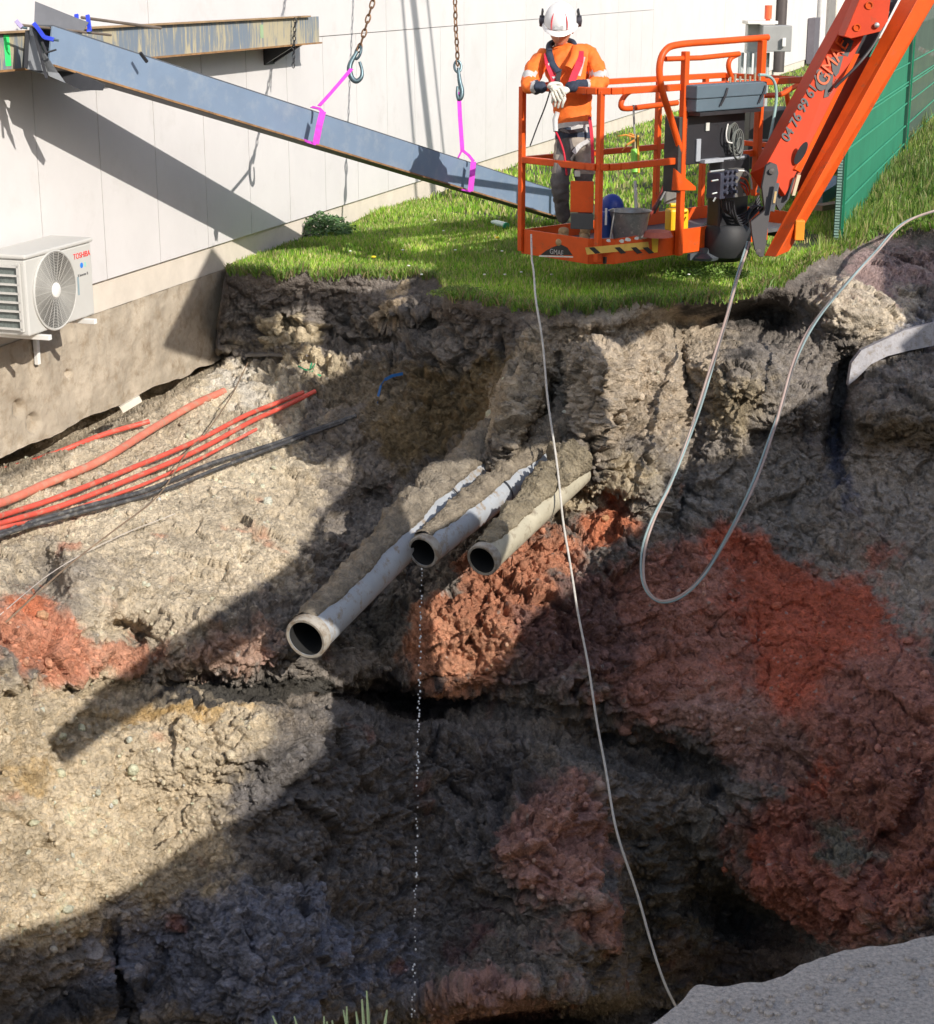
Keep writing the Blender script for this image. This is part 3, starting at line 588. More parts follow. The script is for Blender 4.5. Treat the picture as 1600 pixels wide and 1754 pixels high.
# ---------------------------------------------------------------- slanted strut on slings
def sD(x): return 1/(.0935+(x-75)*(.0657-.0935)/(812-75))
def strut_pt(x,t):   # t 0 top edge .. 1 bottom edge of the face
    top=np.interp(x,[75,112,262,385,558,812,940,980],[52,52,98,145,196,279,316,329]); bot=np.interp(x,[75,112,262,385,558,812,940,980],[98,112,163,200,252,331,374,388])
    return at(x,top+(bot-top)*t,sD(x))
A1,A2=strut_pt(80,.5),strut_pt(965,.5); ax=(A2-A1).normalized()
A1=strut_pt(84,.5)
hz=.113
nrm=Vector((0,0,1)).cross(ax).normalized(); nrm=nrm if nrm.y<0 else -nrm; up=ax.cross(nrm).normalized(); up=up if up.z>0 else -up
st=thing('steel_strut',A1,'slanted blue grey steel strut hanging in two purple slings in front of the wall','steel beam')
def sb(t0,t1,u0,u1,n0,n1):
    m=MB(); a=A1; Ln=(A2-A1).length
    def q(t,u,n): return a+ax*t+up*u+nrm*n
    return m.hexa([q(t0,u0,n0),q(t1,u0,n0),q(t1,u0,n1),q(t0,u0,n1),q(t0,u1,n0),q(t1,u1,n0),q(t1,u1,n1),q(t0,u1,n1)])
LN=(A2-A1).length
sb(0,LN,-hz,hz,.0,.016).build('front_flange',STEELB,st,bevel=.002)
sb(.02,LN,-hz-.014,-hz-.001,-.10,.045).build('lower_flange',RUST,st)
sb(.02,LN,-hz-.018,-hz-.0145,-.10,.041).build('lower_shadow_edge',BLACKM,st)
sb(.02,LN,hz+.001,hz+.012,-.20,.0).build('upper_flange',STEELD,st)
sb(.02,LN,-hz,hz,-.20,-.185).build('rear_flange',STEELD,st)
def ppoly(pts,D,th,name,mt,par,bev=0):
    P=[at(x,y,D) for x,y in pts]; return MB().prism(P,Vector((-.1,1,-.05)).normalized()*th).build(name,mt,par)
ppoly([(60,2),(130,30),(152,38),(140,58),(95,56),(58,50)],11.0,.02,'end_plate',mat('plate_grey',(.13,.135,.15),.5,var=.15),st)
ppoly([(47,58),(58,62),(84,130),(112,142),(100,125),(44,118)],10.68,.015,'gusset_plate',mat('plate_grey2',(.19,.20,.21),.5,var=.15),st)
ppoly([(55,50),(62,56),(82,134),(77,134)],10.62,.02,'end_rib',BLACKM,st)
ppoly([(80,102),(180,145),(176,155),(138,154),(112,141)],10.9,.02,'bottom_plate',BLACKM,st)
ppoly([(50,52),(47,116),(41,116),(43,52)],10.66,.02,'edge_plate',BLACKM,st)
BR=mat('bar_brown',(.14,.11,.085),.7,var=.3)
for (p,q,Da,Db,r,lb) in (((30,42),(190,60),10.55,11.2,.008,'lower rusty threaded bar clamped across the beam corner'),((140,30),(275,48),11.15,12.0,.010,'upper rusty threaded bar clamped across the beam corner')):
    tag(MB().tube([at(*p,Da),at(*q,Db)],r,8).build('threaded_bar',BR,smooth=True),lb,'bar')
BC=mat('clamp_blue',(.02,.05,.55),.4,var=.2)
def clamp(pts,D,lb,nm='blue'):
    t=thing('clamp',at(*pts[0],D),lb,'clamp','blue clamps at the beam corner')
    MB().ribbon([at(x,y,D-.01*i) for i,(x,y) in enumerate(pts)],Vector((.012,.0,.004)),.008).build('frame',BC if nm=='blue' else mat('clamp_mauve',(.35,.30,.50),.5),t,bevel=.002)
    c=at(*pts[-1],D-.03); MB().tube([c,c+Vector((.03,0,-.005))],.007,8).build('screw',HOOKM,t)
clamp([(58,40),(66,50),(76,64),(92,68)],10.6,'blue screw clamp on the left end of the slanted strut')
clamp([(150,26),(152,40),(154,54),(148,54)],11.05,'blue screw clamp on the upper bar, right of the end plate')
clamp([(131,25),(131,30),(132,36)],11.05,'small blue clamp just left of the larger one on the upper bar')
clamp([(28,36),(33,42),(38,47)],10.55,'pale mauve clamp at the left tip of the lower bar','m')
m=MB(); m.tube([at(240,90,11.25),at(252,106,11.3)],.012,6); m.build('weld_bar',BLACKM,st)
m=MB(); m.tube([at(80,90,10.55),at(96,85,10.6)],.006,6).tube([at(72,72,10.5),at(80,91,10.5)],.009,6); m.build('black_tie',BLACKM,st)
# ---------------------------------------------------------------- hoisting chains, hooks and slings
def hoist(cpts,D,hook_tip,lblc,lbls,spts,side):
    ch=thing('hoist_chain',at(*cpts[-1],D),lblc,'chain','chains holding the strut')
    a=at(*cpts[0],D); b=at(*cpts[1],D); dr=(a-b).normalized(); Lc=(a-b).length+1.6; pitch=.058; proto=None
    xx,yy=frame(dr)
    for k in range(int(Lc/pitch)):
        c=b+dr*(pitch*(k+.5))+Vector((math.sin(k*.9)*.002,0,0)); sd=(xx*.7+yy*.7) if k%2 else (xx*.7-yy*.7)
        MB().tube([c+dr*math.cos(t*math.pi/6)*.036+sd*math.sin(t*math.pi/6)*.017 for t in range(12)],.0068,6,closed=True).build('link',CHAINM,ch,smooth=True)
    hk=spline([at(x,y,D) for x,y in hook_tip],5); n=len(hk)
    MB().tube(hk,[.012+.010*math.sin(math.pi*min(1,k/(n-1)*1.15)) for k in range(n)],10).build('hook',HOOKM,ch,smooth=True)
    c=b; MB().tube([c-dr*.01+dr*math.cos(t*math.pi/8)*.05+xx*math.sin(t*math.pi/8)*.03 for t in range(16)],.011,8,closed=True).build('shackle',HOOKM,ch,smooth=True)
    sl=thing('lifting_sling',at(*spts[0][0][0],D),lbls,'sling','purple slings round the strut')
    for pts,wdt in spts:
        P=[at(x,y,d_) for (x,y),d_ in zip(pts,wdt[1])]
        MB().ribbon(P,Vector((wdt[0],0,.004)),.0025).build('strap',SLING,sl)
hoist([(640,0),(614,88)],13.4,[(612,88),(606,98),(600,110),(599,122),(603,134),(611,139),(619,132),(620,120),(616,106)],
 'rusty lifting chain with an open steel hook, left one of two','purple sling running slantwise from the left hook to the strut',
 [([(602,118),(585,138),(566,160),(547,181)],(.016,[13.36,13.3,13.2,13.12])),([(534,183),(547,186),(553,192)],(.012,[13.08,13.0,12.95])),([(553,191),(547,215),(541,246)],(.024,[12.90,12.90,12.93])),([(541,247),(528,243),(512,236)],(.010,[12.92,12.96,13.1]))],1)
hoist([(779,0),(784,112)],15.2,[(785,116),(786,128),(788,142),(791,155),(790,166),(786,170),(783,160),(784,148)],
 'rusty lifting chain hanging straight down, right one of two','purple sling hanging upright from the right hook to the strut',
 [([(786,158),(788,200),(792,258)],(.018,[15.2,15.2,15.15])),([(792,256),(785,270)],(.008,[15.1,15.05])),([(793,258),(803,266),(811,276)],(.012,[15.1,15.03,14.98])),([(811,277),(809,300),(806,327)],(.024,[14.93,14.93,14.95])),([(806,328),(792,325),(778,320)],(.008,[14.94,15.,15.1]))],1)
# ---------------------------------------------------------------- pipes out of the pit face
PIPEM=mat('pipe_grey',(.34,.36,.38),.55,var=.12,nscale=5,col2=(.26,.21,.155),c2pos=(.52,.64))
PIPEY=mat('pipe_buff',(.42,.38,.28),.6,var=.15,nscale=5,col2=(.24,.20,.14),c2pos=(.52,.66))
INK=mat('pipe_inside',(.012,.012,.012),.9)
CRUST=SOIL
PD=WD
COLM=mat('pipe_rim',(.36,.33,.28),.7,var=.2,nscale=8,col2=(.24,.19,.14),c2pos=(.45,.6))
def pipe(name_label,ex,ey,D,r,length,collar,mt,crust,ccol,seed,lat=(0,0)):
    o=at(ex,ey,D); t=thing('drain_pipe',o,name_label,'pipe','broken pipes sticking out of the pit face'); 
    vw_=Vector(ray(ex,ey)).normalized(); q_=Vector(ray(*lat)); us=q_-vw_*(q_.dot(vw_)/vw_.dot(vw_)); us=us.normalized(); OB=math.radians(42); dr=(vw_*math.cos(OB)+us*math.sin(OB)).normalized()
    upv=Vector((0,0,1)); upv=(upv-dr*upv.dot(dr)).normalized(); sdv=dr.cross(upv); cv=Vector((0,0,H))-o; av=math.atan2(cv.dot(sdv),cv.dot(upv)); crust=(crust[0],crust[1],crust[2],crust[3],[av-1.1,av-1.15,av-.85])
    MB().lathe(o,dr,[(r*.88,length),(r*.88,0.0),(r*.88,-.001),(r,-.001),(r,.02),(r,length)],40).build('barrel',mt,t,smooth=True)
    MB().lathe(o,dr,[(r*.875,.001),(r*.87,.5),(.001,.5)],32).build('bore',INK,t,smooth=True)
    MB().lathe(o,dr,[(r*.885,-.004),(r*1.0,-.006),(r*1.07,.0),(r*1.07,collar),(r*1.01,collar+.015)],40).build('collar',COLM,t,smooth=True)
    # earth crust clinging along the upper side
    x,y=frame(dr); n1,n2=220,64; V=[];cl=[]
    T=np.linspace(.0,1,n1); A=np.linspace(-1,1,n2)
    up=Vector((0,0,1)); up=(up-dr*up.dot(dr)).normalized(); sd=dr.cross(up)  # sd: side
    P=np.zeros((n1,n2,3)); dsn=np.zeros((n1,n2))
    tt=crust[0]+(crust[1]-crust[0])*T
    wid=np.interp(T,[0,.1,.5,.9,1],crust[2]); hgt=np.interp(T,[0,.15,.5,.8,1],crust[3]); cen=np.interp(T,[0,.5,1],crust[4])
    jag=fbm(np.stack([T*9,T*0+seed,T*0],1),5,seed,.6)*.22
    for i in range(n1):
        ang=cen[i]+A*(wid[i]+jag[i])
        for j in range(n2):
            a_=ang[j]; rd=Vector(up*math.cos(a_)+sd*math.sin(a_)); P[i,j]=np.array(o+dr*tt[i]+rd*r*1.0); dsn[i,j]=hgt[i]*max(0,1-A[j]**2)**.6
    Q=P.reshape(-1,3); nz=fbm(Q*9,4,seed+3)*.5+.8; kk1,kk2,_=worley(Q*22,seed+5)
    h=dsn.ravel()*1.5*np.clip(fbm(Q*7,5,seed+3,.6)*.8+.8,.1,2.4)+np.clip(.6-kk1,0,1)*.034*(dsn.ravel()>.004)-.004*(np.abs(np.tile(A,n1))>.97)
    C0=np.array(o)+np.outer(np.repeat(tt,n2),np.array(dr)); rdv=Q-C0; rdv/=np.linalg.norm(rdv,axis=1,keepdims=True); Q=Q+rdv*(h)[:,None]
    c=np.array(ccol)*(1+fbm(Q*8,4,seed+9)*.45)[:,None]
    ii=np.arange(n1*n2).reshape(n1,n2); ff=np.stack([ii[:-1,:-1].ravel(),ii[1:,:-1].ravel(),ii[1:,1:].ravel(),ii[:-1,1:].ravel()],1)
    np_mesh('earth_crust',Q,ff,CRUST,np.clip(c,.02,.8),parent=t); return t,o,dr
cside=-1
p1=pipe('longest grey pipe, lowest and nearest of the three, with the widest mouth',524,1094,10.05,.122,3.6,.06,PIPEM,(.06,3.4,(.7,.95,.95,1.05,1.15),(.01,.03,.07,.05,.10),(-.2,-.1,.1)),(.30,.255,.195),3,(830,790))
p2=pipe('middle grey pipe with water dripping from its mouth',724,946,10.9,.101,2.6,.05,PIPEM,(.05,2.3,(.7,.85,.85,1.0,1.15),(.01,.03,.04,.09,.16),(-.1,-.1,.0)),(.30,.25,.185),13,(935,782))
p3=pipe('short buff pipe, right of the middle one, with a yellowish barrel',826,960,10.9,.100,1.32,.05,PIPEY,(.05,1.25,(.7,.95,1.0,1.15,1.25),(.008,.02,.05,.09,.12),(-.1,.0,.1)),(.31,.26,.18),23,(958,838))
for (t,o,dr),ds in ((p2,(.95,)),(p1,(1.9,))):
    for q in ds:
        r_b=.112 if t is p2[0] else .137; c=o+dr*q; x,y=frame(dr)
        MB().tube([c+(x*math.cos(k*math.pi/14)+y*math.sin(k*math.pi/14))*r_b for k in range(28)],.005,5,closed=True).build('wire_tie',BLACKP,t)
# dripping water
m=MB(); rr=random.Random(5); z0=at(722,975,10.85); yy=975.
while yy<1760:
    f=(yy-975)/785; qx=722-15*f+rr.uniform(-1.5,1.5)*(1+f); c=at(qx,yy,min(10.85,pitD(qx,yy)-.25)); m.ball(c,rr.uniform(.004,.0075),6,(1,1,1.3)); yy+=rr.uniform(3,7)+ (rr.random()<.3)*rr.uniform(6,22)*(f+.2)
tag(m.build('water_drips',mat('water_white',(.85,.88,.9),.15),smooth=True),'thin stream of white water drops falling from the middle pipe','water',kind='stuff')
# ---------------------------------------------------------------- ducts and cables under the footing
DUCT=mat('red_duct',(.58,.085,.055),.5,var=.12,nscale=6,col2=(.40,.22,.15),c2pos=(.52,.68))
DUCT2=mat('pale_red_duct',(.60,.17,.11),.55,var=.12,nscale=6,col2=(.42,.26,.18),c2pos=(.48,.66))
CABK=mat('black_cable',(.05,.05,.052),.5,var=.3,nscale=10,col2=(.20,.19,.17),c2pos=(.5,.7))
def lay_on(pts,lift,rad,n=6,smooth=True):
    X=[p[0] for p in pts];Y=[p[1] for p in pts];Lf=[p[2] if len(p)>2 else lift for p in pts]
    k=max(6,int(math.hypot(X[-1]-X[0],Y[-1]-Y[0])/11)); t0=np.linspace(0,len(pts)-1,k); q=spline([Vector((a,b,c)) for a,b,c in zip(X,Y,Lf)],10); q=[q[int(round(u*10))] for u in t0]
    Dm=np.array([min(project(pit_at(min(max(v.x+dx,-165),1765),v.y+dy))[2] for dx in (-8,0,8) for dy in (-9,-4,0,4)) for v in q])
    Dn=np.array([Dm[max(0,i-1):i+2].min() for i in range(k)]); Ds=np.array([Dn[max(0,i-4):i+5].mean() for i in range(k)]); Ds=np.minimum(Ds,Dn+.05)
    return [at(v.x,v.y,float(d)-rad-.4*v.z) for v,d in zip(q,Ds)]
def lay_old(pts,lift,rad,n=6,smooth=True):
    P=[]
    for q in pts:
        x,y=q[0],q[1]; l=q[2] if len(q)>2 else lift
        s=pit_at(max(x,-165),y); Dm=min((project(pit_at(max(x,-165),y+dy))[2]) for dy in (-6,0,6)); P.append(at(x,y,min(Dm,pitD(x,y)+.02)-rad-l))
    return spline(P,n)
def duct(pts,lift,r,m,name,lb,cat,group=None):
    return tag(MB().tube(lay_on(pts,lift,r),r,10).build(name,m,smooth=True),lb,cat,group)
G1='red ducts below the footing'
duct([(-160,845),(0,806),(90,778),(175,745),(255,722,.0)],.05,.019,DUCT,'cable_duct','uppermost thin red duct close under the footing, mostly in its shadow','duct',G1)
duct([(-160,912),(0,862),(80,828),(170,790),(260,735),(330,694),(384,670,-.02)],.10,.028,DUCT2,'cable_duct','thickest, palest red duct, second from the top below the footing','duct',G1)
duct([(-160,935),(0,884),(90,855),(200,812),(330,758),(420,712),(475,690),(520,672,0)],.12,.018,DUCT,'cable_duct','upper of the two long twin red ducts','duct',G1)
duct([(-160,950),(0,897),(100,868),(210,826),(335,773),(430,722),(490,695),(540,670,0)],.13,.018,DUCT,'cable_duct','lower of the two long twin red ducts','duct',G1)
duct([(-160,955),(0,905),(90,885),(160,860),(240,832),(330,792),(440,735)],.10,.012,DUCT,'cable_duct','thin red tube lying under the twin red ducts','duct',G1)
G2='black cables below the red ducts'
duct([(-160,970),(0,912),(120,875),(250,840),(360,795),(470,760),(610,712,0)],.13,.016,CABK,'cable','upper black cable just below the red ducts','cable',G2)
duct([(-160,985),(0,918),(130,880),(260,846),(380,800),(500,755),(590,722,0)],.14,.013,CABK,'cable','lower black cable touching the upper one','cable',G2)
WIREM=mat('dry_root',(.20,.14,.09),.8,var=.3)
tag(MB().tube(lay_on([(424,622,.35),(395,680,.35),(350,745,.35),(320,775,.3),(270,850,.25),(200,905,.15),(110,975,.1),(0,1075,.04)],.1,.004),.005,6).build('wire',WIREM),'thin brown wire crossing the red ducts from the corner of the footing','wire')
tag(MB().tube(lay_on([(300,880,.2),(200,920,.1),(90,980,.08),(-20,1070,.05)],.1,.003),.0025,5).build('wire',mat('pale_string',(.5,.45,.4),.8)),'pale hair-thin string at the left, below the black cables','string')
tag(MB().ribbon([Vector(p) for p in lay_on([(690,640),(668,645),(655,655),(650,670),(645,690)],.03,.005,4)],Vector((.006,0,.01)),.002).build('strap',mat('blue_strap',(.02,.12,.35),.5)),'torn blue plastic strap in the shaded earth','strap')
m=MB(); 
for k in range(7): 
    a=pit_at(530,636)+Vector((0,-.03,0)); b=a+Vector((rr.uniform(-.1,.12),-.02,rr.uniform(-.04,.07))); m.ribbon([a,(a+b)/2+Vector((0,-.02,0)),b],Vector((.004,0,.004)),.001)
tag(m.build('plastic_scrap',mat('green_scrap',(.02,.35,.16),.5)),'small green plastic scrap stuck in the sunlit earth','scrap')
p=[at(x,y,pitD(x,y)-.06) for x,y in ((388,609),(430,605),(470,604),(520,607),(548,600))]
MB_=MB().ribbon(p,Vector((0,.08,.0)),.010); tag(MB_.build('concrete_slab',mat('slab_grey',(.17,.155,.14),.9,bump=.01)),'thin grey slab edge sticking out at the corner of the footing','slab')
p=pit_at(222,692)+Vector((0,-.12,0)); tag(MB().beam(at(207,702,12.45),at(240,682,12.5),.03,.05).build('wood_wedge',mat('pale_wood',(.62,.58,.48),.8,var=.15)),'small pale wooden wedge in the dark gap under the footing','wedge')
# ---------------------------------------------------------------- loose stones on the slope
def stones():
    rg=np.random.default_rng(11); n=2600; ico=[];
    bm=bmesh.new(); bmesh.ops.create_icosphere(bm,subdivisions=1,radius=1); iv=np.array([v.co for v in bm.verts]); ifc=np.array([[v.index for v in f.verts] for f in bm.faces]); bm.free()
    X=rg.integers(60,NX-60,n); Y=rg.integers(130,NV-8,n); X,Y=X[PY[X,Y]>RY[X]+8],Y[PY[X,Y]>RY[X]+8]; n=len(X); P=PG[X,Y]; c=col.reshape(NX,NV,3)[X,Y]*rg.uniform(.8,1.5,(n,1))
    s=rg.lognormal(-4.35,.5,n); s=np.clip(s,.004,.045); V=[];Fc=[];Cc=[]
    for i in range(n):
        sc=rg.uniform(.55,1.1,3); M=rg.normal(size=(3,3)); q,_=np.linalg.qr(M); v=(iv*(1+rg.uniform(-.22,.22,(len(iv),1)))*sc)@q*s[i]+P[i]-np.array([0,.3*s[i],0]); V.append(v); Fc.append(ifc+i*len(iv)); Cc.append(np.repeat(c[i:i+1],len(iv),0))
    return tag(np_mesh('loose_stones',np.concatenate(V),np.concatenate(Fc),SOIL,np.clip(np.concatenate(Cc),.02,.7),smooth=False),'small stones and clods clinging to the pit face','stones',kind='stuff')
stones()
# ---------------------------------------------------------------- asphalt and the near bank where the photographer stands
ASPH=mat('asphalt',(.54,.46,.39),.9,var=.45,nscale=120,bump=.006,bscale=200,col2=(.70,.64,.57),c2pos=(.55,.62))
ez=H-1.6
edge_px=[(700,1990),(900,1860),(1040,1790),(1122,1752),(1158,1722),(1200,1690),(1260,1686),(1330,1676),(1400,1645),(1480,1622),(1545,1616),(1605,1600),(1800,1560),(2200,1500)]
EP=[onground(x,y,ez) for x,y in edge_px]; EP=spline(EP,14)
EP=[p+Vector((0,1,0))*float(fbm(np.array([[p.x*14,p.y*14,0.]]),3,9)[0])*.012 for p in EP]
poly=EP+[Vector((8,-8,ez)),Vector((-6,-8,ez)),Vector((-6,1.9,ez)),Vector((-.6,1.9,ez))]
def npoly(poly,name,m,th):
    bm=bmesh.new(); vs=[bm.verts.new(p) for p in poly]; f=bm.faces.new(vs); r=bmesh.ops.extrude_face_region(bm,geom=[f]); 
    for g_ in r['geom']:
        if isinstance(g_,bmesh.types.BMVert): g_.co.z-=th; g_.co.y-=th*.15
    bmesh.ops.recalc_face_normals(bm,faces=bm.faces); bmesh.ops.triangulate(bm,faces=bm.faces); me=bpy.data.meshes.new(name); bm.to_mesh(me); bm.free(); me.materials.append(m); o=bpy.data.objects.new(name,me); COL.objects.link(o); return o
tag(npoly(poly,'asphalt_pavement',ASPH,.11),kind='structure')
low=[p+Vector((0,-.10,-.115)) for p in poly[:len(EP)]]+[p-Vector((0,0,.115)) for p in poly[len(EP):]]
tag(npoly(low,'near_bank',mat('bank_earth',(.10,.085,.07),.95,var=.4,nscale=9,bump=.02,bscale=30),3.2),kind='structure')
m=MB(); GL=mat('grass_blade_green',(.35,.42,.20),.5,var=.2)
for (x0,y0,x1,y1,D_) in ((500,1790,467,1740,2.55),(520,1790,504,1741,2.5),(548,1790,555,1741,2.55),(585,1790,594,1724,2.6),(600,1790,588,1730,2.6),(618,1790,620,1712,2.5),(612,1790,610,1733,2.55),(626,1790,628,1697,2.6),(640,1770,663,1730,2.5),(560,1790,560,1750,2.5),(570,1790,569,1748,2.5)):
    a=at(x0,y0+60,D_); b=at(x1,y1,D_+.03); c=(a*.45+b*.55)+Vector((.004,0,.006)); m.tube([a,(a+c)/2,c,(b+c)/2,b],[.0028,.0028,.0026,.0022,.0012],5)
tag(m.build('grass_tuft',GL,smooth=True),'few pale grass blades rising from the near edge of the pit','grass')
# ---------------------------------------------------------------- unseen shapes added to cast the long shades, right of and behind the camera
Lv=Vector(L)
def shade_poly(pxs,Q,th,name,m,lb,cat,extra=()):
    Q=Vector(Q); x,y=frame(Lv); out=[]
    for (a,b) in pxs:
        if b>=rim_y(a): P=at(a,b,pitD(a,b))
        else: P=onground(a,b,0)
        t=(P-Q).dot(Lv); out.append(P-Lv*t)
    o=MB().prism(out,-Lv*th).build(name,m); return tag(o,lb,cat)
SH=mat('shade_caster_yellow',(.5,.3,.03),.5,var=.2)
shade_poly([(90,1280),(112,1308),(200,1245),(300,1178),(380,1128),(462,1078),(470,1092),(560,1180),(555,1260),(700,1260),(716,1185),(712,1060),(716,1000),(690,965),(655,955),(590,990),(560,940),(560,880),(640,840),(820,735),(878,650),(892,690),(914,800),(906,856),(930,860),(952,820),(964,760),(975,690),(985,600),(992,565),(1060,600),(1130,560),(1200,530),(1292,508),(1180,492),(1110,478),(900,448),(760,425),(735,470),(684,489),(684,512),(710,514),(712,550),(658,550),(656,520),(681,512),(681,490),(650,500),(560,500),(520,498),(518,530),(545,532),(542,588),(500,602),(464,572),(470,535),(515,531),(516,498),(470,492),(380,455),(330,455),(360,520),(398,606),(440,638),(499,634),(505,610),(560,606),(614,614),(580,645),(540,666),(501,637),(442,641),(470,720),(500,792),(560,800),(600,775),(602,820),(560,870),(525,930),(470,985),(400,1030),(330,1075),(250,1120),(170,1180),(78,1268)],
 (5.2-.547*2.7,2.6+.665*2.7,2.0-.512*2.7),.25,'pit_shade_caster',SH,'unseen yellow shape added right of the camera to shade the pit face','shade caster')  # made-up machine arm; outline follows the shade wanted on the pit face
TP=[(-1300,2000),(-400,1750),(-160,1665),(0,1604),(90,1575),(150,1558),(230,1515),(290,1475),(330,1440),(420,1392),(500,1340),(545,1292),(558,1230),(640,1200),(715,1188),(760,1172),(810,1160),(850,1132),(885,1080),(960,1020),(1040,940),(1095,892),(1120,840),(1150,802),(1200,792),(1285,776),(1300,735),(1350,700),(1420,668),(1445,655),(1500,612),(1545,560),(1520,500),(1490,452),(1500,425),(1540,400),(1600,392)]
Q3=Vector((6.5,-3.,3.5))+Lv*3.6
def terr(pxs,Q,name,m,lb,cat):
    out=[]
    for a,b in pxs:
        P=at(a,b,pitD(min(max(a,-190),1790),min(b,1850))); out.append(P-Lv*((P-Q).dot(Lv)))
    x,y=frame(Lv); # close the outline downwards to the ground and outwards
    right=out[-1]+Vector((2.2,1.8,1.0)); 
    out=out+[right,Vector(right)+Vector((0,0,-14)),Vector(out[0])+Vector((0,0,-8))]
    out=[p-Lv*((p-Q).dot(Lv)) for p in out]
    return tag(MB().prism(out,-Lv*1.5).build(name,m),lb,cat)
terr(TP,Q3,'slope_shade_caster',mat('shade_caster_brown',(.16,.13,.10),.95,var=.3),'unseen brown shape added behind the camera to shade the lower pit face','earth heap')  # made-up heap; its top edge follows the wanted shade line
for (a,b,c,d,r,lb) in ((703,-40,738,260,.085,'unseen crane mast added to cast the broad streak on the wall, thickest of three'),(686,-40,716,330,.035,'unseen thin crane tie rod added to cast the left streak on the wall'),(728,-40,760,260,.03,'unseen thin crane tie rod added to cast the right streak on the wall')):
    P=wpx(a,b)-Lv*(15); Qq=wpx(c,d)-Lv*(15); Qq=Qq+(Qq-P).normalized()*1.6
    tag(MB().tube([P+(P-Qq).normalized()*1.5,Qq],r,10).build('crane_shade_rod',SH,smooth=True),lb,'added crane part')  # rods added up-sun of the wall to cast the streaks
# ---------------------------------------------------------------- boom lift basket
LU=Vector((.74,.673,0)).normalized(); LVv=Vector((.673,-.74,0)).normalized(); LB=Vector((1.0,13.0,0)); Z3=Vector((0,0,1))
FL=.325                                       # floor height
def lp(t,v,z): return LB+LU*t+LVv*v+Vector((0,0,z))      # along the long side, outward, height
def lpx(px,py,v=0.):                          # point of the picture on the plane of the long side
    R=Vector(ray(px,py)); o=Vector((0,0,H)); q=LB+LVv*v; D=(q-o).dot(LVv)/R.dot(LVv); return o+R*D
def tv(px,py,v=0.):
    P=lpx(px,py,v); return (P-LB).dot(LU),P.z
lift=thing('boom_lift',lp(1.2,-.4,FL),'orange boom lift with a railed basket over the lawn and a double arm','boom lift')
def lb_(name,t0,t1,v0,v1,z0,z1,m,par=None,bev=0):
    q=MB().hexa([lp(t0,v0,z0),lp(t1,v0,z0),lp(t1,v1,z0),lp(t0,v1,z0),lp(t0,v0,z1),lp(t1,v0,z1),lp(t1,v1,z1),lp(t0,v1,z1)])
    return q.build(name,m,par or lift,bevel=bev)
BW=-.86; LT=2.38; CH=.14
# toe board: left end, chamfer, long side, far end, rear
tz0,tz1=.235,.425
m=MB()
out=[(0,BW),(0,-CH),(CH,0),(1.72,0)]
pl=[lp(t,v,0) for t,v in out]
def wall_strip(m,pts,z0,z1,th,lip=True):
    for a,b in zip(pts[:-1],pts[1:]):
        d=(b-a).normalized(); n=Vector((d.y,-d.x,0))
        e=d*th*.0
        m.hexa([a+Z3*z0-e,b+Z3*z0+e,b+Z3*z0-n*th,a+Z3*z0-n*th,a+Z3*z1-e,b+Z3*z1+e,b+Z3*z1-n*th,a+Z3*z1-n*th])
    return m
wall_strip(m,pl,tz0,tz1,.012); m.build('toe_board',ORANGE,lift,bevel=.003)
m=MB(); pl2=[lp(0,BW+.02,0),lp(LT,BW+.02,0)]; wall_strip(m,pl2[::-1],tz0,tz1,.012); wall_strip(m,[lp(LT-.02,-.02,0),lp(LT-.02,BW+.04,0)][::-1],tz0,tz1,.012); m.build('rear_toe_board',ORANGE,lift)
m=MB(); m.prism([lp(0.02,BW+.04,FL-.03),lp(.02,-CH,FL-.03),lp(CH,-.015,FL-.03),lp(LT-.05,-.015,FL-.03),lp(LT-.05,BW+.04,FL-.03)],Z3*.03); m.build('floor',mat('floor_grey',(.10,.10,.105),.6,var=.3,nscale=20),lift)
m=MB()
for k in range(6): m.beam(lp(.1+.42*k,-.04,FL-.06),lp(.1+.42*k,BW+.06,FL-.06),.04,.05)
m.build('floor_beam',BLACKM,lift)
RR=.021
def rail(name,pts,r=RR,mt=None,sq=False):
    return MB().tube([lp(*p) for p in pts],r,10).build(name,mt or ORANGE,lift,smooth=True)
TZ=1.50; MZ=.955
tL=0.0
for nm,z in (('top_rail',TZ),('mid_rail',MZ)):
    P=[(0,BW,z),(0,-CH-.03,z),(.01,-CH*.6,z),(CH*.55,-.02,z),(CH+.03,0,z),(LT if nm=='top_rail' else 1.9,0,z)]
    m=MB()
    for a,b in zip(P[:-1],P[1:]): m.beam(lp(*a),lp(*b),.042,.05)
    m.build(nm,ORANGE,lift,bevel=.006)
    m=MB(); m.beam(lp(0,BW,z),lp(LT,BW,z),.04,.045); m.beam(lp(LT,0,z-.002),lp(LT,BW,z-.002),.04,.042); m.build('rear_'+nm,ORANGE,lift,bevel=.006)
m=MB(); m.beam(lp(-.07,BW*.2,TZ),lp(0,BW*.95,TZ),.03,.04)
for (t,v) in ((0.,BW),(.03,-.07),(LT,0),(LT,BW),(1.55,BW),(LT-.25,BW)):
    m=MB(); m.beam(lp(t,v,tz0+.02),lp(t,v,TZ),.044,.044,up=LU); m.build('post',ORANGE,lift,bevel=.005)
t1,_=tv(1168,250,.03); _,zt1=tv(1168,88,.03)
m=MB(); m.beam(lp(t1,.035,tz0),lp(t1,.035,zt1),.05,.05,up=LU); m.build('tall_post',ORANGE,lift,bevel=.006)
t2,_=tv(1299,200,.03)
m=MB(); m.beam(lp(t2,.035,.62),lp(t2,.035,zt1+.06),.055,.055,up=LU); m.build('tall_post',ORANGE,lift,bevel=.006)
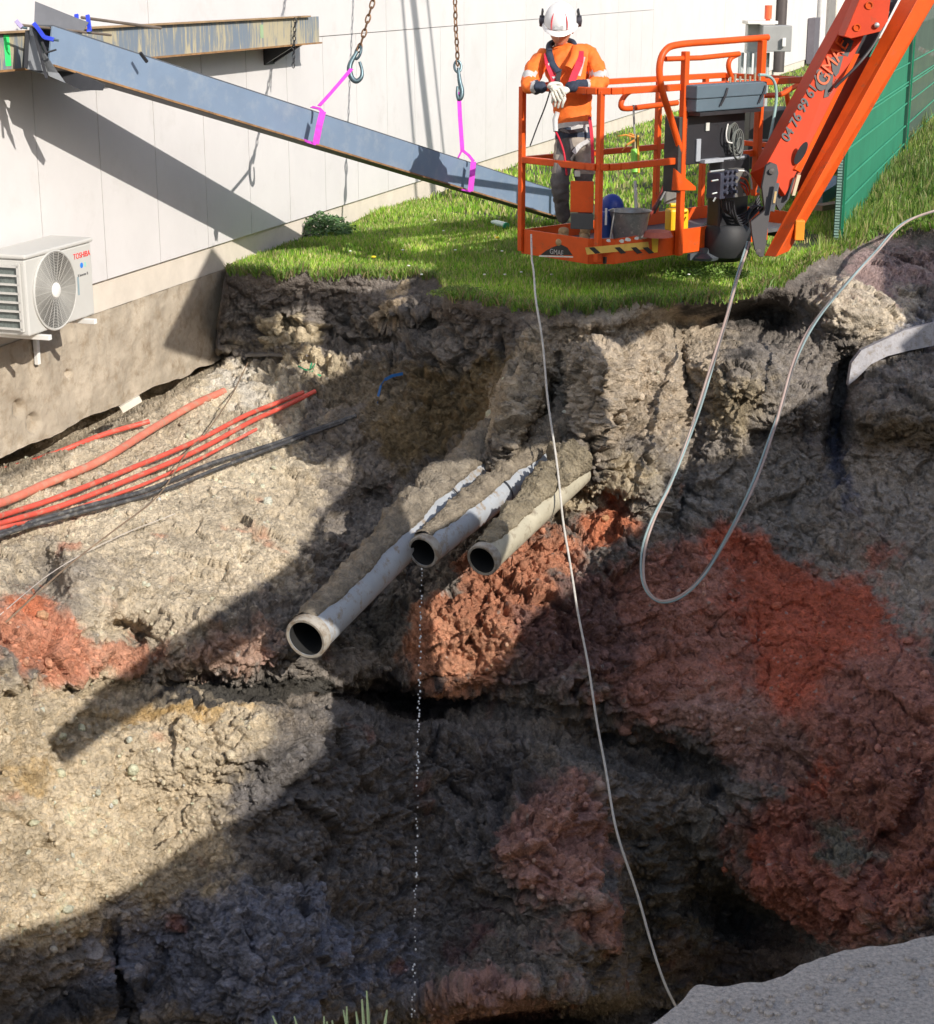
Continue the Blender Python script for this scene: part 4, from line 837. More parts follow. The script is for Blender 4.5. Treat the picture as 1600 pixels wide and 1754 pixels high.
def rpx(name,pts,v,r=.024,mt=None,n=6,sp=True,par=None):
    P=[lpx(a,b,v if len(c)==0 else c[0]) for a,b,*c in pts]; P=spline(P,n) if sp else P
    return MB().tube(P,r,10).build(name,mt or ORANGE,par or lift,smooth=True)
rpx('guard_loop',[(1167,262),(1150,205),(1133,150),(1130,112),(1140,86),(1165,76),(1240,70),(1315,64)],.03,.026)
rpx('guard_loop_bar',[(1140,101),(1200,99),(1266,92)],.03,.02,sp=False)
rpx('inner_loop',[(1160,176),(1110,182),(1070,186),(1064,176),(1074,160),(1090,152)],-.5,.022)
rpx('far_loop',[(1266,92),(1252,100),(1248,115),(1256,140)],-.1,.02)
rpx('right_loop',[(1375,140),(1350,155),(1335,162),(1300,164)],-.3,.022)
rpx('right_brace',[(1346,150),(1352,190),(1356,235)],-.5,.022)
m=MB(); m.prism([lpx(1155,288,.07),lpx(1192,320,.07),lpx(1192,326,.07),lpx(1152,326,.07)],-LVv*.01); m.build('corner_gusset',ORANGE,lift)
# marks on the toe board
def on_left(px,py):   # point of the picture on the left end of the basket
    n=-LU; R=Vector(ray(px,py)); o=Vector((0,0,H)); return o+R*((LB-o).dot(n)/R.dot(n))
WHT=mat('worn_white',(.75,.72,.66),.6,var=.15,nscale=40); LTX=mat('letter_black',(.02,.02,.022),.5)
e=-LU*.0015
m=MB(); m.prism([on_left(a,b)+e for a,b in ((926,437),(936,429),(950,422),(962,419),(972,424),(981,437))],e); m.build('mountain_badge',LTX,lift)
m=MB(); m.prism([on_left(a,b)+e for a,b in ((924,437),(982,439),(982,441),(924,439.5))],e*2); m.build('badge_line',WHT,lift)
text_mesh('badge_text','GMAE',.055,on_left(954,436)+e*3,LVv,Z3,mat('badge_grey',(.45,.42,.42),.6),lift,depth=.0005)
YEL=mat('hazard_yellow',(.80,.50,.10),.6,var=.12,nscale=20)
f=LVv*.0015
m=MB(); m.prism([lpx(1002,424)+f,lpx(1110,414)+f,lpx(1112,426)+f,lpx(1005,436)+f],f); m.build('hazard_strip',YEL,lift)
m=MB()
for a in (1008,1052,1080,1100): m.prism([lpx(a,424)+f*2.4,lpx(a+9,423)+f*2.4,lpx(a+20,433)+f*2.4,lpx(a+11,434.5)+f*2.4],f)
m.build('hazard_bar',LTX,lift)
m=MB(); m.prism([lpx(1116,404)+f,lpx(1128,403)+f,lpx(1126,432)+f,lpx(1117,433)+f],f); m.build('yellow_label',mat('label_yellow',(.9,.55,.03),.5),lift)
m=MB()
for (a,b,w_) in ((1042,412,5),(1065,413,5),(1075,410,7),(1090,408,5),(1104,405,7),(1160,396,4),(1168,397,3)): 
    m.prism([lpx(a+w_*math.cos(k)*rr.uniform(.6,1.1),b+4*math.sin(k)*rr.uniform(.6,1.1))+f*.8 for k in np.linspace(0,5.6,8)],f)
m.build('paint_splash',WHT,lift)
# orange plate with black lower half, box and bits on the basket end
a=at(997,337,12.98); 
MB().box(at(997,337,13.02),(.085,-.02,0),(0,.01,0),(0,0,.115)).build('side_plate',ORANGE,lift,bevel=.004)
MB().box(at(997,379,13.03),(.083,-.02,0),(0,.012,0),(0,0,.058)).build('lower_plate',mat('plate_dark',(.06,.06,.06),.6),lift,bevel=.004)
MB().box(at(1024,360,13.1),(.016,.0,0),(0,.05,0),(0,0,.12)).build('grey_strip',mat('strip_grey',(.25,.33,.33),.5),lift)
# latch on mid rail
MB().box(at(989,297,12.95),(.02,0,0),(0,.02,0),(0,0,.02)).build('latch',mat('zinc_plate',(.6,.58,.52),.4,.5),lift)
# console box on the long side
TB=mat('console_blue',(.095,.135,.165),.55,var=.08)
ct0,cz0=tv(1186,193,.12); ct1,cz1=tv(1302,180,.12); _,cz2=tv(1300,140,.16)
cz0=tv(1300,184,.16)[1]
lb_('console_body',ct0,ct1,.05,.16,cz0,cz2-.10,TB,bev=.008)
lb_('console_lid',ct0-.012,ct1+.012,.04,.172,cz2-.099,cz2,TB,bev=.008)
for q in (.36,.93):
    tt=ct0+(ct1-ct0)*q; MB().tube(spline([lp(tt-.03,.172,cz2-.16),lp(tt+.01,.188,cz2-.08),lp(tt+.035,.182,cz2-.03)],4),.008,6).build('lid_latch',BLACKP,lift,smooth=True)
for k in range(7): tt=ct0+.5+k*.06; MB().tube([lp(tt,.06,cz2),lp(tt,.06,cz2+.04+.02*(k%2))],.009,6).build('control_lever',mat('lever',(.35,.3,.2),.5),lift)
lb_('console_shelf',ct0+.02,ct1-.06,-.03,.18,cz0-.03,cz0-.004,BLACKM)
# dark control panel under the console
_,pz=tv(1250,272,.1)
lb_('control_panel',ct0+.0,ct1-.10,-.02,.06,pz-.02,cz0-.035,mat('panel_dark',(.022,.022,.026),.5,var=.2),bev=.006)
lb_('panel_side',ct0-.06,ct0-.004,-.10,.05,.72,cz0-.04,mat('side_dark',(.05,.048,.045),.6,var=.3),bev=.006)
lb_('tray',ct0+.12,ct0+.17,.062,.075,pz+.0,pz+.17,mat('tray_grey',(.35,.37,.40),.5),bev=.003); lb_('tray_base',ct0+.17,ct1-.16,.062,.12,pz-.015,pz+.015,mat('tray_grey'   ,(.35,.37,.40),.5),bev=.003)
MB().box(lpx(1212,217,.07),LU*.02,LVv*.004,Z3*.03).build('switch_plate',mat('switch_pale',(.6,.6,.55),.5),lift)
m=MB(); c=lpx(1254,228,.10)
for k in range(9):
    rr_=.04+.012*(k%4); cc=c+LU*(.01*k-.02)+Z3*(-.012*k); m.tube([cc+(LU*math.cos(t*math.pi/9)*.8+Z3*math.sin(t*math.pi/9)*1.5)*rr_+LVv*.004*k for t in range(18)],.0055,6,closed=True)
m.build('coiled_cable',mat('cable_grey',(.16,.17,.155),.5),lift,smooth=True)
rpx('white_hook_cable',[(1247,212),(1244,228),(1246,242),(1254,245)],.12,.006,WHITEP)
# hydraulic manifold
mt0,mz0=tv(1226,340,.14); mt1,mz1=tv(1262,292,.14)
lb_('valve_block',mt0-.02,mt1-.08,.06,.20,mz0,mz1,mat('valve_blue',(.045,.05,.075),.5,var=.3),bev=.006)
lb_('valve_block_face',mt1-.079,mt1+.02,.07,.20,mz0,mz1+.02,mat('valve_grey',(.16,.155,.14),.5,var=.2),bev=.004)
m=MB()
for i in range(4):
    for j in range(3):
        c=lp(mt0+.03+j*.055,.20,mz0+.05+i*.052); m.tube([c,c+LVv*.03],.014,8)
m.build('valve_coil',mat('coil_dark',(.06,.065,.09),.45),lift,smooth=True)
m=MB()
for (a,b,c_,d) in ((1216,294,1240,291),(1219,310,1230,308),(1220,332,1228,330),(1222,345,1226,338)): m.tube([lpx(a,b,.2),lpx(c_,d,.21)],.007,6)
for (a,b) in ((1262,296),(1262,308),(1264,322),(1264,334),(1266,300)): m.tube([lpx(a,b,.16),lpx(a+12,b-1,.17)],.012,7)
m.build('fitting',mat('zinc_bright',(.62,.66,.62),.35,.6),lift,smooth=True)
for i,(pts,mtc) in enumerate((([(1268,304),(1278,308),(1284,322),(1284,332)],ORANGE),([(1268,312),(1277,318),(1281,328),(1283,334)],mat('hose_red',(.7,.04,.02),.5)),([(1270,318),(1276,326),(1280,334)],ORANGE),([(1264,292),(1278,294),(1286,306),(1288,324)],WHITEP))):
    rpx('short_hose',pts,.20,.007,mtc)
for i in range(5):
    rpx('hydraulic_hose',[(1236+i*5,340+i),(1240+i*5,360+i*2),(1262+i*2,370+i*4),(1286,358+i*4),(1300+i,335+i*5)],.16+.014*i,.008,BLACKP)
for i in range(5):
    c=lpx(1291+i*1.5,368+i*2,.15+.016*i); r1=.075+.008*i
    MB().tube([c+(LU*math.cos(t*math.pi/9)*r1*1.1+Z3*math.sin(t*math.pi/9)*r1) for t in range(18)],.0075,6,closed=True).build('hose_coil',BLACKP,lift,smooth=True)
# dark mount column and rounded bottom
lb_('mount_column',tv(1222,350,.05)[0],tv(1268,350,.05)[0]+.02,-.02,.12,.20,pz+.02,BLACKM,bev=.02)
c0=lpx(1243,400,.05); MB().lathe(c0-Z3*.22,Z3,[(.001,0),(.12,.01),(.18,.05),(.20,.12),(.20,.26),(.17,.30),(.001,.30)],22).build('rotator_housing',mat('rubber_black',(.014,.015,.017),.6),lift,smooth=True)
MB().box(lpx(1272,400,.12),LU*.045,LVv*.04,Z3*.055).build('orange_block',ORANGE,lift,bevel=.008)
m=MB(); m.lathe(lpx(1205,437,.0)-Z3*.03,Z3,[(.001,0),(.12,0),(.13,.02),(.05,.05),(.05,.09),(.001,.09)],18); m.beam(lpx(1180,440,0),lpx(1225,432,0),.03,.05); m.build('swivel_base',mat('swivel_grey',(.07,.08,.09),.5,var=.3),lift,smooth=False)
# far end of the toe board: short bright piece
lb_('toe_board_end',1.72,1.95,-.005,.01,tz0+.01,tz1+.0,ORANGE)
# cable over the console
rpx('control_hose',[(1300,128),(1316,130),(1327,142),(1330,170),(1324,210),(1316,250),(1308,285),(1298,330)],.22,.012,mat('hose_teal',(.28,.42,.40),.45),n=8)
# ---- jib: two arms, linkage plate, cylinder
JD=13.35
dk=mat('jib_shade_orange',(.30,.045,.01),.5,var=.15)  # darker orange painted for the shaded side of the upper arm
def slab(pts,D0,th,name,mt,par=lift,bev=0,dv=(0,1,0)):
    P=[at(p[0],p[1],(p[2] if len(p)>2 else D0)) for p in pts]; return MB().prism(P,Vector(dv).normalized()*th).build(name,mt,par,bevel=bev)
# lower arm
a0,a1=(1332,424),(1572,-10)
def jarm(name,quad,D0,D1,th,mt=ORANGE,bev=.004):   # quad: lowL, topL, topR, lowR in the picture
    (q0,q1,q2,q3)=quad; P=[at(*q0,D0),at(*q1,D1),at(*q2,D1+.05),at(*q3,D0+.05)]
    n=(P[1]-P[0]).cross(P[3]-P[0]).normalized(); n=n if n.y>0 else -n
    return MB().prism(P,n*th).build(name,mt,lift,bevel=bev),P,n
m=MB(); P=[at(1309,438,13.34),at(1556,-25,13.70),at(1585,-25,13.56),at(1329,440,13.20),at(1352,430,13.36),at(1618,-25,13.72),at(1340,432,13.52),at(1590,-25,13.9)]
m.quad(P[0],P[1],P[2],P[3]).quad(P[3],P[2],P[5],P[4]).quad(P[4],P[5],P[7],P[6]).quad(P[6],P[7],P[1],P[0]).quad(P[0],P[3],P[4],P[6]).quad(P[1],P[2],P[5],P[7])
m.build('lower_arm',ORANGE,lift,bevel=.004)
MB().box(at(1368,393,13.3),(.035,0,0),(0,.06,0),(0,0,.075)).build('yellow_stop',mat('stop_orange',(.85,.28,.02),.5),lift,bevel=.006)
upper,PU,nU=jarm('upper_arm',((1311,285),(1478,-20),(1520,-20),(1345,335)),13.3,13.65,.24,ORANGE2)
jarm('upper_arm_channel',((1347,334),(1470,100),(1502,95),(1372,326)),13.50,13.8,.10,dk)
jarm('upper_arm_rod',((1362,290),(1465,92),(1473,92),(1372,296)),13.36,13.7,.03)
jarm('cylinder_barrel',((1366,300),(1525,-20),(1549,-20),(1388,296)),13.62,13.95,.09,BLACKM)
slab([(1446,62),(1480,-20),(1528,-20),(1521,36),(1508,54),(1458,66)],13.33,.26,'head_plate',ORANGE2,bev=.004)
m=MB()
for (a,b,r) in ((1489,9,.03),(1468,47,.028)): 
    c=at(a,b,13.325); m.lathe(c,(0,-1,0),[(r,0),(r,.012),(r*.72,.012),(r*.72,.002),(.001,.002)],16)
m.build('pin_boss',ORANGE,lift,smooth=False)
m=MB(); m.ball(at(1502,43,13.31),.022,10); m.build('pin_head',mat('zinc_bright',(.62,.66,.62),.35,.6),lift,smooth=True)
m=MB(); c=at(1372,262,13.34); m.prism([c+Vector((math.cos(k)*.035+math.sin(k)*.035,0,math.sin(k)*.085))+Vector((0,-.003,0)) for k in np.linspace(0,2*math.pi,16)[:-1]],(0,-.002,0)); m.build('slot',BLACKM,lift)
slab([(1312,284),(1320,278),(1331,282),(1334,296),(1326,332),(1318,372),(1312,420),(1308,440),(1300,440),(1293,428),(1288,400),(1286,380),(1310,360),(1305,320)],13.15,.05,'link_plate',mat('link_black',(.035,.03,.03),.5),bev=.004)
slab([(1334,300),(1362,304),(1352,340),(1336,362),(1330,350)],13.4,.12,'link_inner',BLACKM)
slab([(1366,300),(1372,300),(1362,335),(1357,335)],13.3,.04,'pale_strut',mat('pale_paint',(.55,.45,.28),.5))
m=MB(); m.beam(at(1332,314,13.1),at(1323,362,13.1),.022,.022); m.build('gas_spring',mat('spring_grey',(.12,.13,.14),.4),lift); m=MB(); m.beam(at(1329,328,13.08),at(1326,348,13.08),.012,.012); m.build('spring_label',mat('label_cream',(.65,.45,.2),.5),lift)
for (a,b) in ((1322,293),(1299,431)): MB().lathe(at(a,b,13.14),(0,-1,0),[(.022,0),(.022,.014),(.001,.016)],14).build('pin',mat('pin_grey',(.2,.18,.17),.4,.6),lift)
MB().tube(spline([at(1522,20,13.5),at(1500,70,13.45),at(1470,110,13.42),at(1430,150,13.45)],6),.012,6).build('arm_hose',BLACKP,lift,smooth=True)
# lettering on the upper arm
jx=(PU[1]-PU[0]).normalized(); jy=(PU[3]-PU[0]); jy=-(jy-jx*jy.dot(jx)).normalized(); nn=-nU*.010
def on_up(px,py):
    R=Vector(ray(px,py)); o=Vector((0,0,H)); return o+R*((PU[0]-o).dot(nU)/R.dot(nU))
text_mesh('phone_number','04 76 99 61 62',.108,on_up(1349,245)+nn,jx,jy,LTX,lift,depth=.0008,align='LEFT',bold=.0022)
logo=MB(); 
c=on_up(1408,142)
def lgp(pts): return [on_up(a,b)+nn*.5 for a,b in pts]
logo.prism([on_up(1406+10*math.cos(k),142+14*math.sin(k))+nn*.5 for k in np.linspace(0,6.1,14)],nn*.5)
for pts in (((1409,127),(1427,126),(1424,150),(1418,166),(1410,168),(1414,146)),((1422,99),(1444,96),(1436,125),(1430,132),(1425,122)),((1440,70),(1448,62),(1466,74),(1462,92),(1452,98),(1441,94))): logo.prism(lgp(pts),nn*.5)
logo.build('arm_logo',LTX,lift)
text_mesh('logo_text','GMAE',.16,on_up(1411,152)+nn*1.8,jx,jy,ORANGE,lift,depth=.0006,align='LEFT')
text_mesh('logo_small_text','nacelles',.05,on_up(1420,165)+nn*1.8,jx,jy,mat('letter_brown',(.18,.05,.03),.5),lift,depth=.0006,align='LEFT')
# ---------------------------------------------------------------- worker
def skinned(name,nodes,edges,root,mats,parent=None,sub=2,assign=None,fx=None):
    me=bpy.data.meshes.new('sk'); idx={k:i for i,k in enumerate(nodes)}
    me.from_pydata([tuple(nodes[k][0]) for k in nodes],[(idx[a],idx[b]) for a,b in edges],[]); o=bpy.data.objects.new('sk',me); COL.objects.link(o)
    md=o.modifiers.new('s','SKIN'); md.use_smooth_shade=True; md.branch_smoothing=.6
    sv=me.skin_vertices[0].data
    for k in nodes:
        r=nodes[k][1]; sv[idx[k]].radius=(r if isinstance(r,tuple) else (r,r)); sv[idx[k]].use_root=(k==root)
    o.modifiers.new('ss','SUBSURF').levels=sub; o.modifiers['ss'].render_levels=sub
    dg=bpy.context.evaluated_depsgraph_get(); dg.update(); m2=bpy.data.meshes.new_from_object(o.evaluated_get(dg)); bpy.data.objects.remove(o)
    m2.name=name; m2.materials.clear()
    for q in mats: m2.materials.append(q)
    if assign:
        for p in m2.polygons: p.material_index=assign(p.center)
    if fx: 
        for v in m2.vertices: v.co=fx(v.co)
    m2.polygons.foreach_set('use_smooth',[True]*len(m2.polygons))
    ob=bpy.data.objects.new(name,m2); COL.objects.link(ob)
    if parent: setpar(ob,parent)
    return ob
HV=mat('hi_vis_orange',(.90,.17,.02),.75,var=.14,nscale=14,bump=.006,bscale=22)
TR=mat('trouser_grey',(.10,.09,.09),.85,var=.3,nscale=12,bump=.006,bscale=20); TR2=mat('trouser_beige',(.30,.26,.22),.85,var=.2,nscale=10,bump=.006,bscale=20)
NAVY=mat('navy_cloth',(.025,.035,.06),.85,var=.4,nscale=20,bump=.006,bscale=30); REFL=mat('reflective_band',(.48,.47,.46),.45,var=.12,nscale=30)
SKIN=mat('skin',(.55,.27,.17),.6,var=.12,nscale=20); GLV=mat('glove_white',(.66,.64,.56),.8,var=.15,nscale=30,bump=.003,bscale=60)
HARN=mat('harness_red',(.60,.02,.05),.7,var=.2,nscale=20); HBLK=mat('harness_black',(.02,.02,.022),.7)
BOOT=mat('boot_tan',(.42,.28,.14),.8,var=.35,nscale=30,bump=.003)
WDp=13.22
def W(px,py,d=0): return at(px,py,WDp+d)
nodes={'hip':(W(984,232),(.16,.12)),'waist':(W(983,205,-.01),(.165,.125)),'belly':(W(981,178,-.03),(.175,.13)),'chest':(W(974,140,-.07),(.20,.135)),'upper':(W(969,98,-.07),(.18,.115)),'neck':(W(963,78,-.09),(.075,.08)),
'shl':(W(932,92,-.06),.090),'ul':(W(914,124,-.13),.078),'ell':(W(902,148,-.24),.060),'frl':(W(920,151,-.33),.052),'wrl':(W(937,147,-.38),.038),
'shr':(W(1008,88,-.06),.098),'ur':(W(1023,122,-.1),.086),'elr':(W(1028,146,-.2),.074),'frr':(W(1004,147,-.32),.058),'wrr':(W(978,147,-.38),.044),'hr':(W(968,152,-.38),.035),
'thl':(W(967,258,.0),.098),'knl':(W(959,312,-.05),.072),'cal':(W(961,345,.08),.066),'anl':(W(966,382,.2),.055),
'thr':(W(1001,258,.03),.098),'knr':(W(1000,312,.0),.074),'car':(W(1001,345,.12),.066),'anr':(W(1004,382,.26),.055)}
edges=[('hip','waist'),('waist','belly'),('belly','chest'),('chest','upper'),('upper','neck'),('upper','shl'),('shl','ul'),('ul','ell'),('ell','frl'),('frl','wrl'),('upper','shr'),('shr','ur'),('ur','elr'),('elr','frr'),('frr','wrr'),('wrr','hr'),('hip','thl'),('thl','knl'),('knl','cal'),('cal','anl'),('hip','thr'),('thr','knr'),('knr','car'),('car','anr')]
wk=thing('person',W(985,398),'worker in orange hi-vis jacket and white helmet leaning on the basket rail, looking down','person')
def asg(c):
    x,y,D_=project(c)
    if y>236: return 3 if (x>984 and y<300) or (y<300 and x<955) else 2
    if y>222: return 4
    if y>208: return 1
    if x>966 and x<1006 and 134<y<162 and D_<13.05: return 4
    if x>1002 and x<1012 and 134<y<162 and D_<13.1: return 1
    if x<938 and 138<y and D_<13.12 and x>916: return 4
    if x<916 and x>909 and 138<y<168: return 1
    if 122<y<131 and (x>1006 or x<922): return 1
    return 0
body=skinned('body',nodes,edges,'hip',[HV,REFL,TR,TR2,NAVY,SKIN],wk,2,asg)
tx=bpy.data.textures.new('folds','CLOUDS'); tx.noise_scale=.06; tx.noise_depth=3
sb_=body.modifiers.new('s','SUBSURF'); sb_.levels=1; sb_.render_levels=1
dm=body.modifiers.new('d','DISPLACE'); dm.texture=tx; dm.texture_coords='GLOBAL'; dm.strength=.042; dm.mid_level=.5
# head: tilted down, face under the helmet brim
hc=W(960,49,-.15); hd_=Vector((-.10,-.90,-.42)).normalized()     # where the face looks
hx=hd_.cross(Vector((0,0,1))).normalized()*-1; hu=hx.cross(hd_).normalized(); hu=hu if hu.z>0 else -hu
def hp(a,f,u): return hc+(hx*a+hd_*f+hu*u)*1.13
def headmesh():
    m=MB(); n=28; k=20; V=[]
    for a in range(k+1):
        th=math.pi*a/k
        for b in range(n):
            ph=2*math.pi*b/n; x=math.sin(th)*math.cos(ph); f=math.sin(th)*math.sin(ph); u=math.cos(th)
            X=x*.076; F=f*.098; U=u*.115
            if u<0: X*=1-.28*(-u)**1.5; F*=1-.05*(-u)
            if f>0:
                F+=.024*math.exp(-((x*.076/.012)**2+((U+.012)/.020)**2))          # nose
                F-=.008*(math.exp(-(((X-.03)/.014)**2+((U-.012)/.012)**2))+math.exp(-(((X+.03)/.014)**2+((U-.012)/.012)**2)))  # eye sockets
                F+=.007*math.exp(-((X/.024)**2+((U+.052)/.007)**2))+.006*math.exp(-((X/.022)**2+((U+.066)/.008)**2)) # lips
                F+=.012*math.exp(-((X/.022)**2+((U+.095)/.016)**2))+.006*math.exp(-((X/.04)**2+((U-.03)/.01)**2))
            m.v.append(tuple(hp(X,F,U)))
    for a in range(k):
        for b in range(n):
            b2=(b+1)%n; m.f.append((a*n+b,(a+1)*n+b,(a+1)*n+b2,a*n+b2)); m.m.append(0)
    return m
head=headmesh(); head.tube([hp(0,-.03,-.04),hp(0,-.05,-.13),W(963,86,-.09)],[.058,.056,.065],16); 
hd=head.build('head',SKIN,wk,smooth=True)
for s in (-1,1):
    MB().ball(hp(.030*s,.083,.012),.011,10).build('eye',mat('eye_white',(.7,.68,.62),.3),hd,smooth=True)
    MB().ball(hp(.080*s,.0,-.01),.022,10,(.5,1,1.3)).build('ear',SKIN,hd,smooth=True)
MB().tube([hp(-.022,.100,-.058),hp(0,.106,-.0565),hp(.022,.100,-.058)],.004,6).build('mouth',mat('lip',(.32,.10,.08),.5),hd,smooth=True)
for s in (-1,1): MB().tube([hp(.014*s,.099,.030),hp(.030*s,.097,.034),hp(.046*s,.085,.028)],.004,6).build('eyebrow',mat('hair_dark',(.04,.025,.02),.8),hd)
m=MB(); m.ball(hp(0,-.03,-.015),.088,16,(.95,.95,1.05)); m.build('hair',mat('hair_dark',(.04,.025,.02),.8),hd,smooth=True)
# helmet
hm=MB(); n=36; prof=[]
hcc=(0,.0,.05)
for a in range(13):
    th=math.pi/2*a/12
    for b in range(n):
        ph=2*math.pi*b/n; r=math.cos(th); X=r*math.cos(ph)*.108; F=r*math.sin(ph)*.135; U=math.sin(th)*.125
        rib=.006*max(0,math.cos(ph*2*1))**8 if 0 else 0
        rg=.007*math.exp(-((X/.018)**2))*(1 if a>1 else 0)
        hm.v.append(tuple(hp(X+hcc[0],F+hcc[1],U+hcc[2]+rg)))
for a in range(12):
    for b in range(n):
        b2=(b+1)%n; hm.f.append((a*n+b,a*n+b2,(a+1)*n+b2,(a+1)*n+b)); hm.m.append(0)
base_=len(hm.v)
for rr2,uu in ((1.0,.050),(1.10,.041),(1.12,.033),(1.02,.035)):
    for b in range(n):
        ph=2*math.pi*b/n; ex=1+(.30 if math.sin(ph)>0 else 0)*max(0,math.sin(ph))**2*(rr2-1)/.12*.6
        hm.v.append(tuple(hp(math.cos(ph)*.108*rr2,math.sin(ph)*.135*rr2*ex+.005,uu)))
for k in range(3):
    for b in range(n):
        b2=(b+1)%n; hm.f.append((base_+k*n+b,base_+k*n+b2,base_+(k+1)*n+b2,base_+(k+1)*n+b)); hm.m.append(0)
helm=hm.build('helmet',mat('helmet_white',(.76,.75,.74),.28,var=.03),wk,smooth=True)
HR=mat('helmet_red',(.72,.05,.06),.4)
for s in (-1,1):
    pts=[]
    for k in range(9):
        th=math.radians(6+8*k); ph=math.pi/2-s*(.50+.02*k); r=math.cos(th); pts.append(hp(r*math.cos(ph)*.110,r*math.sin(ph)*.137+.005,math.sin(th)*.127+.036))
    MB().tube(pts,[.003,.007,.010,.012,.012,.011,.009,.006,.003],8,flat=.5).build('red_stripe',HR,helm,smooth=True)
    c=hp(.118*s,-.02,.045); MB().lathe(c,hx*s,[(.001,-.012),(.040,-.012),(.044,0),(.040,.022),(.001,.028)],20).build('ear_defender',mat('muff_grey',(.045,.04,.05),.5),wk,smooth=True)
    MB().beam(hp(.125*s,-.02,.06),hp(.115*s,-.01,.13),.012,.03).build('muff_arm',BLACKP,wk)
m=MB(); m.quad(hp(-.03,.137,.062),hp(.03,.137,.062),hp(.028,.129,.085),hp(-.028,.129,.085)); m.build('helmet_label',mat('label_pale',(.5,.5,.5),.5),helm)
# collar, harness
m=MB(); m.tube(spline([W(941,90,-.20),W(946,108,-.26),W(957,124,-.29)],5),[.026]*11,10,flat=.6) ; m.tube(spline([W(941,90,-.20),W(942,76,-.06),W(960,70,.03),W(980,72,-.06),W(986,86,-.18)],5),.024,10); m.build('dark_collar',NAVY,wk,smooth=True)
m=MB(); m.tube(spline([W(986,80,-.16),W(983,98,-.25),W(973,116,-.28)],5),[.03]*11,10,flat=.6); m.build('orange_collar',HV,wk,smooth=True)
def strap(pts,w_,mt,nm): return MB().ribbon(spline([W(*p) for p in pts],4),Vector((w_,0,.0)),.004).build(nm,mt,wk)
strap([(937,92,-.19),(939,110,-.262),(947,130,-.275),(951,150,-.27)],.022,HARN,'harness_strap')
strap([(994,88,-.19),(993,106,-.27),(984,128,-.275),(978,145,-.28)],.026,HARN,'harness_strap')
strap([(941,108,-.265),(945,126,-.268),(950,134,-.28)],.012,REFL,'reflective_brace'); strap([(1000,98,-.20),(996,114,-.26),(992,130,-.27)],.012,REFL,'reflective_brace')
strap([(959,118,-.285),(956,134,-.29),(956,150,-.28)],.017,HBLK,'chest_strap')
strap([(1010,200,-.13),(1014,236,-.12),(1016,290,-.08)],.012,HARN,'leg_strap'); strap([(960,222,-.15),(975,226,-.17),(1000,222,-.15)],.02,HBLK,'belt')
strap([(983,262,-.13),(993,250,-.13),(1010,240,-.10)],.018,REFL,'thigh_band')
m=MB(); c=W(951,205,-.24); m.tube([W(955,192,-.26),c,W(952,225,-.24)],[.018,.021,.018],12); m.build('shock_absorber',mat('steel_white',(.6,.6,.6),.35),wk,smooth=True)
m=MB(); m.tube(spline([W(952,226,-.24),W(958,238,-.2),W(966,262,-.16),W(971,300,-.1)],5),.008,6); m.build('lanyard',HARN,wk,smooth=True)
m=MB(); m.tube(spline([W(944,150,-.4),W(934,182,-.28),W(921,215,-.2),W(908,250,-.16)],6),.006,6); m.build('tool_cord',BLACKP,wk,smooth=True)
# gloves: palm, four fingers and a thumb each
def hand(name,wr,palm,fdir,side,mt,curl,back):
    n={'w':(wr,.032),'p':((wr*.45+palm*.55),(.040,.026)),'k':(palm,(.042,.024))}; e=[('w','p'),('p','k')]
    L_=[.060,.070,.066,.052]
    for i in range(4):
        off=side*(.027*(1.5-i)); a=palm+off+fdir*.018; b=a+fdir*L_[i]*.55; c_=b+(fdir*.5+curl).normalized()*L_[i]*.5; d_=c_+(fdir*.1+curl).normalized()*L_[i]*.4
        n[f'a{i}']=(a,.0125);n[f'b{i}']=(b,.0115);n[f'c{i}']=(c_,.0105);n[f'd{i}']=(d_,.009); e+=[('k',f'a{i}'),(f'a{i}',f'b{i}'),(f'b{i}',f'c{i}'),(f'c{i}',f'd{i}')]
    t0=palm*.55+wr*.45+side*.045; n['t0']=(t0,.014); n['t1']=(t0+(fdir*.6+side.normalized()*.6).normalized()*.035,.0125); n['t2']=(n['t1'][0]+(fdir+curl*.6).normalized()*.03,.0105); e+=[('p','t0'),('t0','t1'),('t1','t2')]
    return skinned(name,n,e,'w',[mt],wk,2)
hand('glove',W(937,146,-.42),W(951,150,-.46),Vector((.42,-.25,-.85)).normalized(),Vector((.7,.15,.5)).normalized(),GLV,Vector((.3,.5,-.7)),None)
hand('glove',W(976,152,-.40),W(962,160,-.43),Vector((-.45,-.2,-.85)).normalized(),Vector((-.75,.1,.45)).normalized(),GLV,Vector((-.1,.5,-.8)),None)
for (x0,y0,x1,y1,dd) in ((966,390,962,399,.0),(1003,390,1006,399,.04)):
    a=W(x0,y0-4,dd+.22); b=Vector((a.x,a.y,FL)); f_=Vector((-.2,-.98,0))
    n={'a':(Vector((a.x,a.y,FL+.13)),.052),'h':(Vector((a.x,a.y+.02,FL+.045)),(.042,.045)),'m':(b+f_*.10+Z3*.045,(.045,.042)),'t':(b+f_*.19+Z3*.035,(.042,.032))}
    skinned('boot',n,[('a','h'),('h','m'),('m','t')],'h',[BOOT],wk,2)
